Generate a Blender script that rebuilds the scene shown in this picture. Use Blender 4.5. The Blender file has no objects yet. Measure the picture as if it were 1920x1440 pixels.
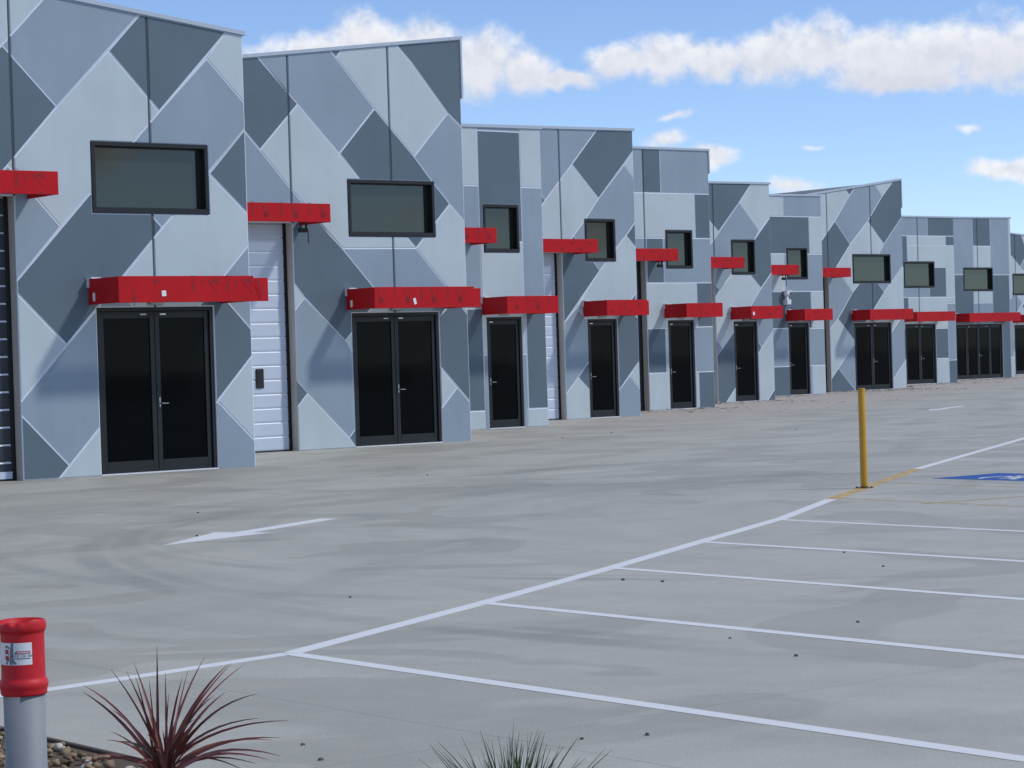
import bpy, bmesh, math, random
from mathutils import Vector, Matrix, noise
from mathutils.geometry import delaunay_2d_cdt
R = math.radians
random.seed(7)
scene = bpy.context.scene
C = scene.collection

# ------------------------------------------------------------------ camera
AZ = R(51.73)                                            # bearing of the facades
D = Vector((math.sin(AZ), math.cos(AZ), 0))              # along the facades, away from the camera
N = Vector((math.cos(AZ), -math.sin(AZ), 0))             # out of the facades
pitch, roll = R(.61), R(-1.777)
fw = Vector((0, math.cos(pitch), -math.sin(pitch)))
up0 = Vector((0, math.sin(pitch), math.cos(pitch)))
rt0 = Vector((1, 0, 0))
rt = rt0*math.cos(roll) + up0*math.sin(roll)
up = up0*math.cos(roll) - rt0*math.sin(roll)
cam = bpy.data.cameras.new('camera')
cam_o = bpy.data.objects.new('camera', cam); C.objects.link(cam_o)
cam.sensor_width = 36; cam.lens = 36*4445/1920
cam.clip_start = .1; cam.clip_end = 5000
m = Matrix.Identity(4)
for i in range(3):
    m[i][0] = rt[i]; m[i][1] = up[i]; m[i][2] = -fw[i]
m[2][3] = 1.5
cam_o.matrix_world = m
scene.camera = cam_o
scene.render.resolution_x, scene.render.resolution_y = 1024, 768

# ------------------------------------------------------------------ light
SUN_AZ, SUN_EL = R(97), R(46.5)                          # azimuth clockwise from +Y
sd = Vector((math.sin(SUN_AZ)*math.cos(SUN_EL), math.cos(SUN_AZ)*math.cos(SUN_EL), math.sin(SUN_EL)))
sun = bpy.data.lights.new('sun', 'SUN'); sun.energy = 2.0; sun.angle = R(4.5); sun.color = (.99, .98, .92)
sun_o = bpy.data.objects.new('sun', sun); C.objects.link(sun_o)
sun_o.rotation_euler = sd.to_track_quat('Z', 'Y').to_euler()
sun_o.location = sd*50
scene.view_settings.view_transform = 'Standard'; scene.view_settings.look = 'None'
scene.view_settings.exposure = 0.2; scene.view_settings.gamma = 1.0

class G:
    """small helper to write node trees"""
    def __init__(s, tree): s.t = tree
    def n(s, kind, **kw):
        x = s.t.nodes.new(kind)
        for k, v in kw.items(): setattr(x, k, v)
        return x
    def put(s, sock, v):
        if hasattr(v, 'is_output') or isinstance(v, bpy.types.NodeSocket): s.t.links.new(v, sock)
        else: sock.default_value = v
    def math(s, op, a, b=None, c=None, clamp=False):
        x = s.n('ShaderNodeMath', operation=op, use_clamp=clamp)
        for i, v in enumerate((a, b, c)):
            if v is not None: s.put(x.inputs[i], v)
        return x.outputs[0]
    def vmath(s, op, a, b=None, out=0):
        x = s.n('ShaderNodeVectorMath', operation=op)
        s.put(x.inputs[0], a)
        if b is not None:
            if op == 'SCALE': s.put(x.inputs[3], b)
            else: s.put(x.inputs[1], b)
        return x.outputs[out]
    def noise(s, vec, scale, detail=4, rough=.55, dist=0):
        x = s.n('ShaderNodeTexNoise')
        s.put(x.inputs['Vector'], vec); x.inputs['Scale'].default_value = scale
        x.inputs['Detail'].default_value = detail; x.inputs['Roughness'].default_value = rough
        x.inputs['Distortion'].default_value = dist
        return x.outputs[0]
    def ramp(s, v, lo, hi, a=0., b=1., smooth=True):
        x = s.n('ShaderNodeMapRange'); x.interpolation_type = 'SMOOTHSTEP' if smooth else 'LINEAR'
        s.put(x.inputs[0], v); x.inputs[1].default_value = lo; x.inputs[2].default_value = hi
        x.inputs[3].default_value = a; x.inputs[4].default_value = b
        return x.outputs[0]
    def mix(s, f, a, b, mode='MIX'):
        x = s.n('ShaderNodeMix', data_type='RGBA', blend_type=mode)
        s.put(x.inputs[0], f)
        s.put(x.inputs[6], a if not isinstance(a, tuple) else (*a, 1)[:4]); s.put(x.inputs[7], b if not isinstance(b, tuple) else (*b, 1)[:4])
        return x.outputs[2]
    def sep(s, v):
        x = s.n('ShaderNodeSeparateXYZ'); s.put(x.inputs[0], v); return x.outputs
    def comb(s, x_, y_, z_):
        x = s.n('ShaderNodeCombineXYZ')
        for i, v in enumerate((x_, y_, z_)): s.put(x.inputs[i], v)
        return x.outputs[0]

# ------------------------------------------------------------------ sky with broken cumulus
world = bpy.data.worlds.new('World'); scene.world = world; world.use_nodes = True
wt = world.node_tree; wt.nodes.clear(); g = G(wt)
CLOUDS = [(-5.90,7.00,1.34,0.73,0.0),(-4.50,7.40,1.46,0.79,0.0),(-3.20,7.55,1.34,0.99,0.0),(-1.90,7.35,1.46,0.99,0.0),(-0.50,7.10,1.34,0.99,0.0),(0.50,6.90,1.01,0.66,0.0),(1.50,6.75,1.01,0.35,0.0),(2.90,7.00,1.12,0.53,0.0),(4.00,7.10,1.23,0.66,0.0),(5.20,7.00,1.23,0.59,0.0),(6.40,7.00,1.48,0.73,0.0),(7.50,7.14,1.61,0.87,0.0),(8.90,6.94,1.88,0.81,0.0),(10.30,6.89,1.88,0.93,0.0),(11.80,6.84,2.15,0.99,0.0),(13.60,6.69,2.15,0.93,0.0),(9.60,6.34,2.15,0.40,0.0),(4.10,5.72,1.05,0.22,0.5),(11.10,5.09,0.78,0.19,0.5),(11.90,4.14,1.21,0.37,0.0),(3.90,5.15,0.98,0.42,0.3),(4.80,4.72,1.01,0.34,0.0),(6.80,3.90,1.26,0.34,0.3),(7.40,4.85,0.70,0.16,0.5),(-7.60,6.85,1.46,0.79,0.0),(-9.50,6.45,1.79,0.66,0.0)]
GOFF = 4.1
tc = g.n('ShaderNodeTexCoord')
dirv = tc.outputs['Generated']
dv = g.vmath('SCALE', dirv, 57.2958)
wn = g.n('ShaderNodeTexNoise'); g.put(wn.inputs['Vector'], dv); wn.inputs['Scale'].default_value = .9; wn.inputs['Detail'].default_value = 2
wv = g.vmath('SCALE', g.vmath('SUBTRACT', wn.outputs['Color'], (.5, .5, .5)), .6)
X, Y, Zc = g.sep(dirv)
ang = g.comb(g.math('MULTIPLY', g.math('ARCTAN2', X, Y), 57.2958), g.math('MULTIPLY', g.math('ARCSINE', Zc), 57.2958), 0.)
pa = g.vmath('ADD', ang, wv)
pa = g.vmath('MULTIPLY', pa, (1, 1, 0))
fmin = None
for (a0, e0, ra, re, thin) in CLOUDS:
    x = g.n('ShaderNodeVectorMath', operation='MULTIPLY_ADD'); g.put(x.inputs[0], pa)
    x.inputs[1].default_value = (1/ra, 1/re, 0); x.inputs[2].default_value = (-a0/ra, -e0/re, 0)
    v = g.vmath('LENGTH', x.outputs[0], out='Value')
    if thin: v = g.math('ADD', v, thin)
    fmin = v if fmin is None else g.math('MINIMUM', fmin, v)
f = g.math('MAXIMUM', g.math('SUBTRACT', 1.0, fmin), -1.0)
# the rest of the sky: the same broken cumulus, spread evenly
gen = g.noise(g.vmath('ADD', g.vmath('MULTIPLY', dirv, (1, 1, 2.6)), (GOFF, 0, 0)), 7.5, 2, .5)
genf = g.math('MULTIPLY', g.math('SUBTRACT', gen, .53), 5.0)
aX, aE, _ = g.sep(ang)
away = g.math('MAXIMUM', g.ramp(g.math('ABSOLUTE', aX), 15, 22), g.ramp(aE, 10, 16))
genf = g.math('SUBTRACT', g.math('MULTIPLY', genf, away), g.math('SUBTRACT', 1.0, away))
f = g.math('MAXIMUM', f, genf)
det = g.math('SUBTRACT', g.noise(dv, 1.5, 5, .6), .5)
det2 = g.math('SUBTRACT', g.noise(g.vmath('ADD', dv, (.12, 0, .34)), 1.5, 3, .6), .5)
F0 = g.math('ADD', f, g.math('MULTIPLY', det, 1.1))
sky = g.n('ShaderNodeTexSky'); sky.sky_type = 'NISHITA'; sky.sun_disc = False
sky.sun_elevation = SUN_EL; sky.sun_rotation = SUN_AZ
sky.altitude = 300; sky.air_density = .7; sky.dust_density = .0; sky.ozone_density = 1.0
STR = .115
skyc = g.mix(1., sky.outputs[0], (.95, 1.03, 1.2), 'MULTIPLY')
dens = g.ramp(F0, -.10, .62)
lit = g.ramp(g.math('SUBTRACT', det, det2), -.26, .22)
core = g.ramp(F0, .25, 1.0)
low = g.math('MULTIPLY', g.ramp(g.math('ADD', aE, g.math('MULTIPLY', det2, 1.2)), 6.15, 7.35, 1, 0), g.ramp(aE, 5.6, 6.0))
ccol = g.mix(lit, (.64/STR, .66/STR, .72/STR), (.84/STR, .84/STR, .86/STR))
ccol = g.mix(g.math('MULTIPLY', core, .25), ccol, (.56/STR, .57/STR, .64/STR))
ccol = g.mix(g.math('MULTIPLY', g.math('MULTIPLY', low, g.math('SUBTRACT', 1., away)), .55), ccol, (.56/STR, .57/STR, .65/STR))
ccol = g.mix(g.math('MULTIPLY', g.math('MULTIPLY', core, away), .6), ccol, (.36/STR, .37/STR, .41/STR))
col = g.mix(g.math('MULTIPLY', dens, .93), skyc, ccol)
bg = g.n('ShaderNodeBackground'); g.put(bg.inputs[0], col); bg.inputs[1].default_value = STR
world.cycles.sampling_method = 'MANUAL'; world.cycles.sample_map_resolution = 256
wo = g.n('ShaderNodeOutputWorld'); wt.links.new(bg.outputs[0], wo.inputs[0])

# ------------------------------------------------------------------ materials
MATS = {}
def mat(name, col, rough=.6, metal=0., spec=.5, var=.0, vscale=3., bump=0., bscale=200., ior=None, coat=0.):
    if name in MATS: return MATS[name]
    mt = bpy.data.materials.new(name); mt.use_nodes = True; t = mt.node_tree; k = G(t)
    b = t.nodes['Principled BSDF']
    b.inputs['Roughness'].default_value = rough; b.inputs['Metallic'].default_value = metal
    b.inputs['Specular IOR Level'].default_value = spec
    if ior: b.inputs['IOR'].default_value = ior
    if coat: b.inputs['Coat Weight'].default_value = coat
    tcn = k.n('ShaderNodeTexCoord')
    if var:
        geo = k.n('ShaderNodeNewGeometry')
        n1 = k.noise(geo.outputs['Position'], vscale, 5, .6)
        n2 = k.noise(k.vmath('MULTIPLY', geo.outputs['Position'], (1, 1, .12)), vscale*2.3, 4, .6)
        n3 = k.noise(geo.outputs['Position'], 55., 3, .7)
        v = k.math('ADD', k.math('MULTIPLY', n1, .5), k.math('ADD', k.math('MULTIPLY', n2, .28), k.math('MULTIPLY', n3, .22)))
        v = k.ramp(v, .3, .7, 1-var, 1+var, False)
        x = k.n('ShaderNodeVectorMath', operation='SCALE'); x.inputs[0].default_value = col; k.put(x.inputs[3], v)
        t.links.new(x.outputs[0], b.inputs['Base Color'])
    else: b.inputs['Base Color'].default_value = (*col, 1)
    if bump:
        bn = k.n('ShaderNodeBump'); bn.inputs['Strength'].default_value = bump; bn.inputs['Distance'].default_value = .01
        geo = k.n('ShaderNodeNewGeometry')
        k.put(bn.inputs['Height'], k.noise(geo.outputs['Position'], bscale, 3, .6)); t.links.new(bn.outputs[0], b.inputs['Normal'])
    MATS[name] = mt
    return mt
PAINT = {'L': mat('paint_light', (.455, .525, .56), .75, var=.10, vscale=.9, bump=.25, bscale=90),
         'M': mat('paint_mid', (.255, .32, .385), .75, var=.10, vscale=.9, bump=.25, bscale=90),
         'K': mat('paint_dark', (.100, .143, .180), .75, var=.10, vscale=.9, bump=.25, bscale=90)}
mat('groove', (.64, .69, .78), .7)
mat('concrete_raw', (.50, .48, .45), .85, var=.12, vscale=2)
mat('sealant', (.06, .07, .085), .8)
mat('capping', (.42, .48, .56), .45, var=.04)
mat('red_film', (.47, .009, .014), .45, var=.16, vscale=1.6, spec=.16)
mat('red_print', (.20, .009, .016), .5)
mat('sticker', (.75, .77, .80), .5)
mat('white_metal', (.68, .71, .76), .4, var=.04)
mat('poly_sheet', (.6, .63, .66), .35)
mat('dark_frame', (.011, .012, .014), .42, spec=.4, var=.06)
mat('door_glass', (.002, .003, .004), .04, spec=.06)
mat('steel', (.36, .37, .38), .35, metal=1.)
mat('roller_white', (.52, .58, .69), .5, var=.05, vscale=2.)
mat('roller_dark', (.022, .028, .040), .5, var=.06, vscale=2.)
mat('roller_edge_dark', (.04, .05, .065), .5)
mat('roller_edge', (.80, .84, .90), .5)  # pale colour paints in the light caught by the slats' top edges
mat('rubber', (.012, .012, .013), .7)
mat('roofing', (.45, .47, .5), .5)
mat('lamp_body', (.45, .46, .46), .5)
mat('line_white', (.74, .76, .79), .7, var=.06, vscale=4, bump=.2, bscale=120)
mat('soil', (.10, .075, .05), .95, var=.3, vscale=12)
mat('timber', (.085, .065, .05), .85, var=.2, vscale=9)
# reflective tinted window glass
wm = mat('window_glass', (.022, .026, .021), .03, spec=.5, ior=1.62)
wm.node_tree.nodes['Principled BSDF'].inputs['Specular Tint'].default_value = (.98, 1, .86, 1)
# the clear sheet of the canopies
ps = MATS['poly_sheet']; t = ps.node_tree; k = G(t)
tr = k.n('ShaderNodeBsdfTransparent'); tr.inputs[0].default_value = (.85, .88, .9, 1)
mx = k.n('ShaderNodeMixShader'); mx.inputs[0].default_value = .72
t.links.new(t.nodes['Principled BSDF'].outputs[0], mx.inputs[1]); t.links.new(tr.outputs[0], mx.inputs[2])
t.links.new(mx.outputs[0], t.nodes['Material Output'].inputs[0])
# worn yellow line paint lets the concrete through
def worn_paint(name, col, lo, hi, scale):
    mt = bpy.data.materials.new(name); mt.use_nodes = True; t = mt.node_tree; k = G(t); b = t.nodes['Principled BSDF']
    b.inputs['Base Color'].default_value = (*col, 1); b.inputs['Roughness'].default_value = .8
    geo = k.n('ShaderNodeNewGeometry')
    n_ = k.noise(geo.outputs['Position'], scale, 6, .7)
    t.links.new(k.ramp(n_, lo, hi), b.inputs['Alpha'])
    MATS[name] = mt
MATS.pop('line_white'); worn_paint('line_white', (.70, .715, .725), .14, .36, 16.)
worn_paint('line_yellow', (.60, .42, .17), .24, .60, 9.)
worn_paint('line_yellow_faint', (.55, .41, .20), .32, .72, 7.)
worn_paint('disabled_blue', (.016, .09, .33), .02, .30, 12.)
worn_paint('line_white_worn', (.72, .75, .82), .28, .46, 14.)

# ground concrete
gm = bpy.data.materials.new('concrete_pavement'); gm.use_nodes = True; t = gm.node_tree; k = G(t); b = t.nodes['Principled BSDF']
geo = k.n('ShaderNodeNewGeometry'); P = geo.outputs['Position']
dd = k.n('ShaderNodeVectorMath', operation='DOT_PRODUCT'); k.put(dd.inputs[0], P); dd.inputs[1].default_value = D
nn = k.n('ShaderNodeVectorMath', operation='DOT_PRODUCT'); k.put(nn.inputs[0], P); nn.inputs[1].default_value = N
u_, v_ = dd.outputs['Value'], nn.outputs['Value']
UV = k.comb(u_, v_, 0.0)
big = k.noise(UV, .22, 3, .55)
mid = k.noise(k.vmath('MULTIPLY', UV, (1.0, .45, 1)), .9, 4, .6)
swirl = k.noise(k.vmath('MULTIPLY', UV, (.35, 1.1, 1)), 1.4, 4, .62, 1.5)
fine = k.noise(P, 60, 2, .75)
grit = k.noise(P, 240, 1, .7)
val = k.math('ADD', k.math('MULTIPLY', big, .34), k.math('ADD', k.math('MULTIPLY', mid, .30), k.math('MULTIPLY', swirl, .36)))
px_, py_, _ = k.sep(k.vmath('SUBTRACT', P, (7.0, 22.0, 0.)))
rad = k.math('SQRT', k.math('ADD', k.math('MULTIPLY', px_, px_), k.math('MULTIPLY', py_, py_)))
arc = k.noise(k.comb(k.math('MULTIPLY', rad, 1.5), k.math('MULTIPLY', k.math('ARCTAN2', py_, px_), 2.2), 3.3), 1.0, 4, .6, .3)
mott = k.noise(P, 5.5, 3, .6)
val = k.ramp(val, .36, .64, 0, 1, False)
val = k.math('ADD', k.math('MULTIPLY', val, .45), k.math('ADD', k.math('MULTIPLY', k.ramp(arc, .32, .68, 0, 1, False), .35), k.math('MULTIPLY', k.ramp(mott, .3, .7, 0, 1, False), .20)))
val = k.ramp(val, .18, .82, 0, 1, False)
warm = k.mix(val, (.366, .358, .312), (.478, .462, .402))
warm = k.mix(k.ramp(k.noise(UV, .5, 3, .5), .4, .62), warm, (.33, .34, .355), 'MIX') if False else warm
# hard-edged float finish patches
vor = k.noise(k.vmath('ADD', UV, (7.3, 2.1, 0)), .42, 2, .5, 1.)
patch = k.ramp(vor, .53, .56)
warm = k.mix(k.math('MULTIPLY', patch, .34), warm, (.262, .250, .215))
# curved tyre marks
marks = None
for (cx, cy, r, w, s) in ((3.01, 21.97, 6.52, .11, .34), (3.01, 21.97, 6.28, .07, .24), (3.2, 21.9, 7.9, .13, .22), (9.43, 22.1, 13.22, .15, .34), (9.43, 22.1, 12.95, .10, .24), (9.2, 22.3, 11.6, .14, .12), (-.80, 17.65, .87, .05, .12), (-1.5, 27.0, 5.2, .16, .10), (4.5, 35., 9.0, .25, .12), (4.6, 35.4, 10.6, .25, .11), (-2., 45., 16., .3, .13), (0., 47., 13.6, .3, .12), (14., 62., 22., .4, .13), (15., 60., 18., .4, .13)):
    dist = k.vmath('DISTANCE', P, (cx, cy, 0.), out='Value')
    v = k.math('MULTIPLY', k.ramp(k.math('ABSOLUTE', k.math('SUBTRACT', dist, r)), w*.4, w*1.3, 1, 0), s*1.0)
    marks = v if marks is None else k.math('MAXIMUM', marks, v)
marks = k.math('MULTIPLY', marks, k.ramp(k.noise(P, .3, 2, .5), .38, .62))
sweep = k.vmath('LENGTH', k.vmath('MULTIPLY', k.vmath('SUBTRACT', P, (.6, 27.2, 0.)), (.30, .55, 0)), out='Value')
sweep = k.math('MULTIPLY', k.ramp(k.math('ADD', sweep, k.math('MULTIPLY', swirl, .9)), .75, 1.5, 1, 0), .26)
col = k.mix(k.math('MAXIMUM', marks, sweep), warm, (.12, .12, .115))
# straight tyre lanes along the aisle
lane = None
aisle = Vector((.352, .936, 0)).normalized(); acr = Vector((aisle.y, -aisle.x, 0))
ac = k.n('ShaderNodeVectorMath', operation='DOT_PRODUCT'); k.put(ac.inputs[0], P); ac.inputs[1].default_value = acr
wob = k.math('MULTIPLY', k.math('SUBTRACT', k.noise(P, .07, 2, .5), .5), 5.)
acv = k.math('ADD', ac.outputs['Value'], wob)
for (o, w, s) in ((-9.4, .25, .22), (-11.2, .25, .2), (-13.5, .4, .18), (-7.2, .22, .16), (-15.8, .5, .14)):
    v = k.math('MULTIPLY', k.ramp(k.math('ABSOLUTE', k.math('SUBTRACT', acv, o)), w*.3, w*1.6, 1, 0), s)
    lane = v if lane is None else k.math('MAXIMUM', lane, v)
col = k.mix(k.math('MULTIPLY', lane, k.ramp(k.noise(P, .4, 4, .6), .35, .65)), col, (.12, .12, .12))
# saw cuts
cut = None
for off_ in (5.75, 11.8, 17.8, 23.8, 29.8, 35.8):
    v = k.ramp(k.math('ABSOLUTE', k.math('SUBTRACT', u_, off_)), .003, .012, .26, 0)
    cut = v if cut is None else k.math('MAXIMUM', cut, v)
for off_ in (-7.4, -13.3, -22., -28.):
    v = k.ramp(k.math('ABSOLUTE', k.math('SUBTRACT', v_, off_)), .003, .012, .2, 0)
    cut = k.math('MAXIMUM', cut, v)
col = k.mix(cut, col, (.08, .08, .08))
# dust along the foot of the units
wv_ = k.math('ADD', k.math('MULTIPLY', u_, .508), k.math('MULTIPLY', v_, .861))
du_ = k.math('MULTIPLY', k.ramp(k.math('ADD', wv_, k.math('MULTIPLY', mid, 3.)), -14.5, -11., 1, 0), k.ramp(u_, 26, 44))
col = k.mix(k.math('MULTIPLY', du_, .75), col, (.44, .385, .345))
gr = k.math('ADD', k.math('MULTIPLY', fine, .6), k.math('MULTIPLY', grit, .4))
col = k.mix(1.0, col, k.mix(k.ramp(gr, .3, .7), (.86, .86, .86), (1.14, 1.14, 1.14)), 'MULTIPLY')
t.links.new(col, b.inputs['Base Color'])
b.inputs['Roughness'].default_value = .58; b.inputs['Specular IOR Level'].default_value = .5
bn = k.n('ShaderNodeBump'); bn.inputs['Strength'].default_value = .25; bn.inputs['Distance'].default_value = .006
k.put(bn.inputs['Height'], gr); t.links.new(bn.outputs[0], b.inputs['Normal'])
MATS['concrete_pavement'] = gm

# ------------------------------------------------------------------ mesh helpers
def link(name, me, parent=None, mats=()):
    o = bpy.data.objects.new(name, me); C.objects.link(o)
    if me is not None:
        for x in mats:
            if len(me.materials) < len(mats): me.materials.append(MATS[x] if isinstance(x, str) else x)
    if parent is not None: o.parent = parent
    return o
def boxes(name, bl, parent, mats, bevel=0.):
    """one mesh out of boxes (x0,x1,y0,y1,z0,z1[,slot])"""
    bm = bmesh.new()
    for bx in bl:
        x0, x1, y0, y1, z0, z1 = bx[:6]
        vs = [bm.verts.new(p) for p in ((x0,y0,z0),(x1,y0,z0),(x1,y1,z0),(x0,y1,z0),(x0,y0,z1),(x1,y0,z1),(x1,y1,z1),(x0,y1,z1))]
        for f_ in ((0,3,2,1),(4,5,6,7),(0,1,5,4),(1,2,6,5),(2,3,7,6),(3,0,4,7)):
            fc = bm.faces.new([vs[i] for i in f_]); fc.material_index = bx[6] if len(bx) > 6 else 0
    if bevel: bmesh.ops.bevel(bm, geom=bm.edges[:], offset=bevel, segments=1, affect='EDGES', clamp_overlap=True)
    me = bpy.data.meshes.new(name); bm.to_mesh(me); bm.free()
    return link(name, me, parent, mats)
def pydata(name, verts, faces, parent, mats, smooth=False):
    me = bpy.data.meshes.new(name); me.from_pydata(verts, [], faces); me.update()
    if smooth:
        for p in me.polygons: p.use_smooth = True
    return link(name, me, parent, mats)
def lathe(name, prof, parent, mats, seg=32, loc=(0,0,0), cap=True):
    vs = []; fs = []
    for (r, z) in prof:
        for i in range(seg):
            a = 2*math.pi*i/seg; vs.append((loc[0]+r*math.cos(a), loc[1]+r*math.sin(a), loc[2]+z))
    for j in range(len(prof)-1):
        for i in range(seg):
            i2 = (i+1) % seg; fs.append((j*seg+i, j*seg+i2, (j+1)*seg+i2, (j+1)*seg+i))
    if cap: fs.append(tuple(range(seg-1, -1, -1))); fs.append(tuple((len(prof)-1)*seg+i for i in range(seg)))
    o = pydata(name, vs, fs, parent, mats, True)
    return o
def tube(pts, r, seg=8):
    vs = []; fs = []
    for j, p in enumerate(pts):
        p = Vector(p); t_ = (Vector(pts[min(j+1, len(pts)-1)]) - Vector(pts[max(j-1, 0)])).normalized()
        a = t_.orthogonal().normalized(); b_ = t_.cross(a)
        for i in range(seg):
            an = 2*math.pi*i/seg; vs.append(tuple(p + r*(math.cos(an)*a + math.sin(an)*b_)))
    for j in range(len(pts)-1):
        for i in range(seg):
            i2 = (i+1) % seg; fs.append((j*seg+i, j*seg+i2, (j+1)*seg+i2, (j+1)*seg+i))
    fs.append(tuple(range(seg-1, -1, -1))); fs.append(tuple((len(pts)-1)*seg+i for i in range(seg)))
    return vs, fs
def empty(name, loc, rz, label, cat, group=None):
    o = bpy.data.objects.new(name, None); C.objects.link(o); o.location = loc; o.rotation_euler = (0, 0, rz)
    o.empty_display_size = .2
    tag(o, label, cat, group); return o
def tag(o, label, cat, group=None):
    o['label'] = label; o['category'] = cat
    if group: o['group'] = group
RZ = math.pi/2 - AZ
def W(u, n_, z=0.): return D*u + N*n_ + Vector((0, 0, z))

# ------------------------------------------------------------------ ground and its markings
ground = pydata('ground', [(-900,-900,0),(900,-900,0),(900,900,0),(-900,900,0)], [(0,1,2,3)], None, ['concrete_pavement']); ground['kind'] = 'structure'
def sheet(name, pts, mt, z=.0008):
    return pydata(name, [(p[0], p[1], z) for p in pts], [tuple(range(len(pts)))], ground, [mt])
def strip(name, pl, w, mt, z=.0008):
    pl = [Vector((p[0], p[1])) for p in pl]; L_, R_ = [], []
    for i, p in enumerate(pl):
        t_ = (pl[min(i+1, len(pl)-1)] - pl[max(i-1, 0)]).normalized(); n_ = Vector((-t_.y, t_.x))
        L_.append(p + n_*w/2); R_.append(p - n_*w/2)
    vs = [(*p, z) for p in L_] + [(*p, z) for p in R_]; n = len(pl)
    return pydata(name, vs, [(i, n+i, n+i+1, i+1) for i in range(n-1)], ground, [mt])
def dn(u, n_): p = D*u + N*n_; return (p.x, p.y)
strip('aisle_line', [(-3.4,10.25),(-2.44,11.06),(-2.24,11.23),(-1.78,11.71),(-1.2,12.35)], .11, 'line_white')
strip('aisle_line', [(-1.2,12.35),(-.25,14.54),(.64,16.71),(1.49,18.91),(2.37,21.16),(3.15,23.65)], .12, 'line_white')
strip('aisle_line', [(3.15,23.65),(3.73,25.37),(4.93,29.0)], .14, 'line_yellow')
strip('aisle_line', [(4.93,29.0),(8.01,37.23),(12.6,49.)], .12, 'line_white')
for i, (u, n0, n1) in enumerate(((6.70,-10.40,-4.2),(8.88,-11.58,-5.9),(10.90,-12.72,-7.2),(12.80,-13.86,-8.5),(14.84,-15.06,-9.6))):
    strip('bay_line', [dn(u, n0), dn(u, (n0+n1)/2), dn(u, n1)], .10, 'line_white', .0015)
for (u, n0, n1) in ((23.75,-20.75,-15.),(25.62,-21.85,-16.),(27.6,-23.1,-17.),(29.6,-24.3,-18.)):
    strip('bay_line', [dn(u, n0), dn(u, n1)], .08, 'line_white_worn', .0015)
strip('hatch_line', [dn(17.25,-16.65), dn(16.95,-11.2)], .10, 'line_yellow_faint', .0015)
strip('hatch_line', [dn(19.5,-18.2), dn(19.2,-12.6)], .09, 'line_yellow_faint', .0015)
strip('hatch_line', [dn(17.0,-15.3), dn(19.25,-14.9)], .10, 'line_yellow_faint', .0022)
strip('hatch_line', [dn(17.0,-13.6), dn(19.25,-13.2)], .10, 'line_yellow_faint', .0022)
def arrow(tip, tail, hw, sw, hl):
    tip = Vector(tip); tail = Vector(tail); t_ = (tail-tip).normalized(); n_ = Vector((-t_.y, t_.x)); h = tip + t_*hl
    sheet('direction_arrow', [tip, h+n_*hw, h+n_*sw-t_*0, tail+n_*sw, tail-n_*sw, h-n_*sw, h-n_*hw], 'line_white')
arrow((-3.03,20.2), (-1.82,23.06), .30, .10, 1.42)
arrow((9.61,54.87), (11.05,58.2), .26, .10, 1.3)
# blue wheelchair square and its white figure
bc = Vector(dn(20.85, -17.45))
a1 = Vector((D.x, D.y)); a2 = Vector((N.x, N.y))
sq = sheet('disabled_symbol', [bc + a1*sx*.58 + a2*sy*.66 for sx, sy in ((-1,-1),(1,-1),(1,1),(-1,1))], 'disabled_blue', .0015)
def icon(pl, w):
    pl = [bc + a2*p[0] - a1*p[1] for p in pl]
    o = strip('disabled_figure', pl, w, 'line_white', .0024); o.parent = sq
icon([(.16*math.cos(x)-.02+.0, .28*math.sin(x)*.9+.17) for x in [R(200+i*15) for i in range(-5, 14)]], .06)
icon([(-.02,-.36),(-.02,-.30)], .12)
icon([(-.02,-.22),(0,.05),(.2,.05),(.3,.36),(.38,.34)], .07)
icon([(0,-.08),(.2,-.08)], .06)

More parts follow.
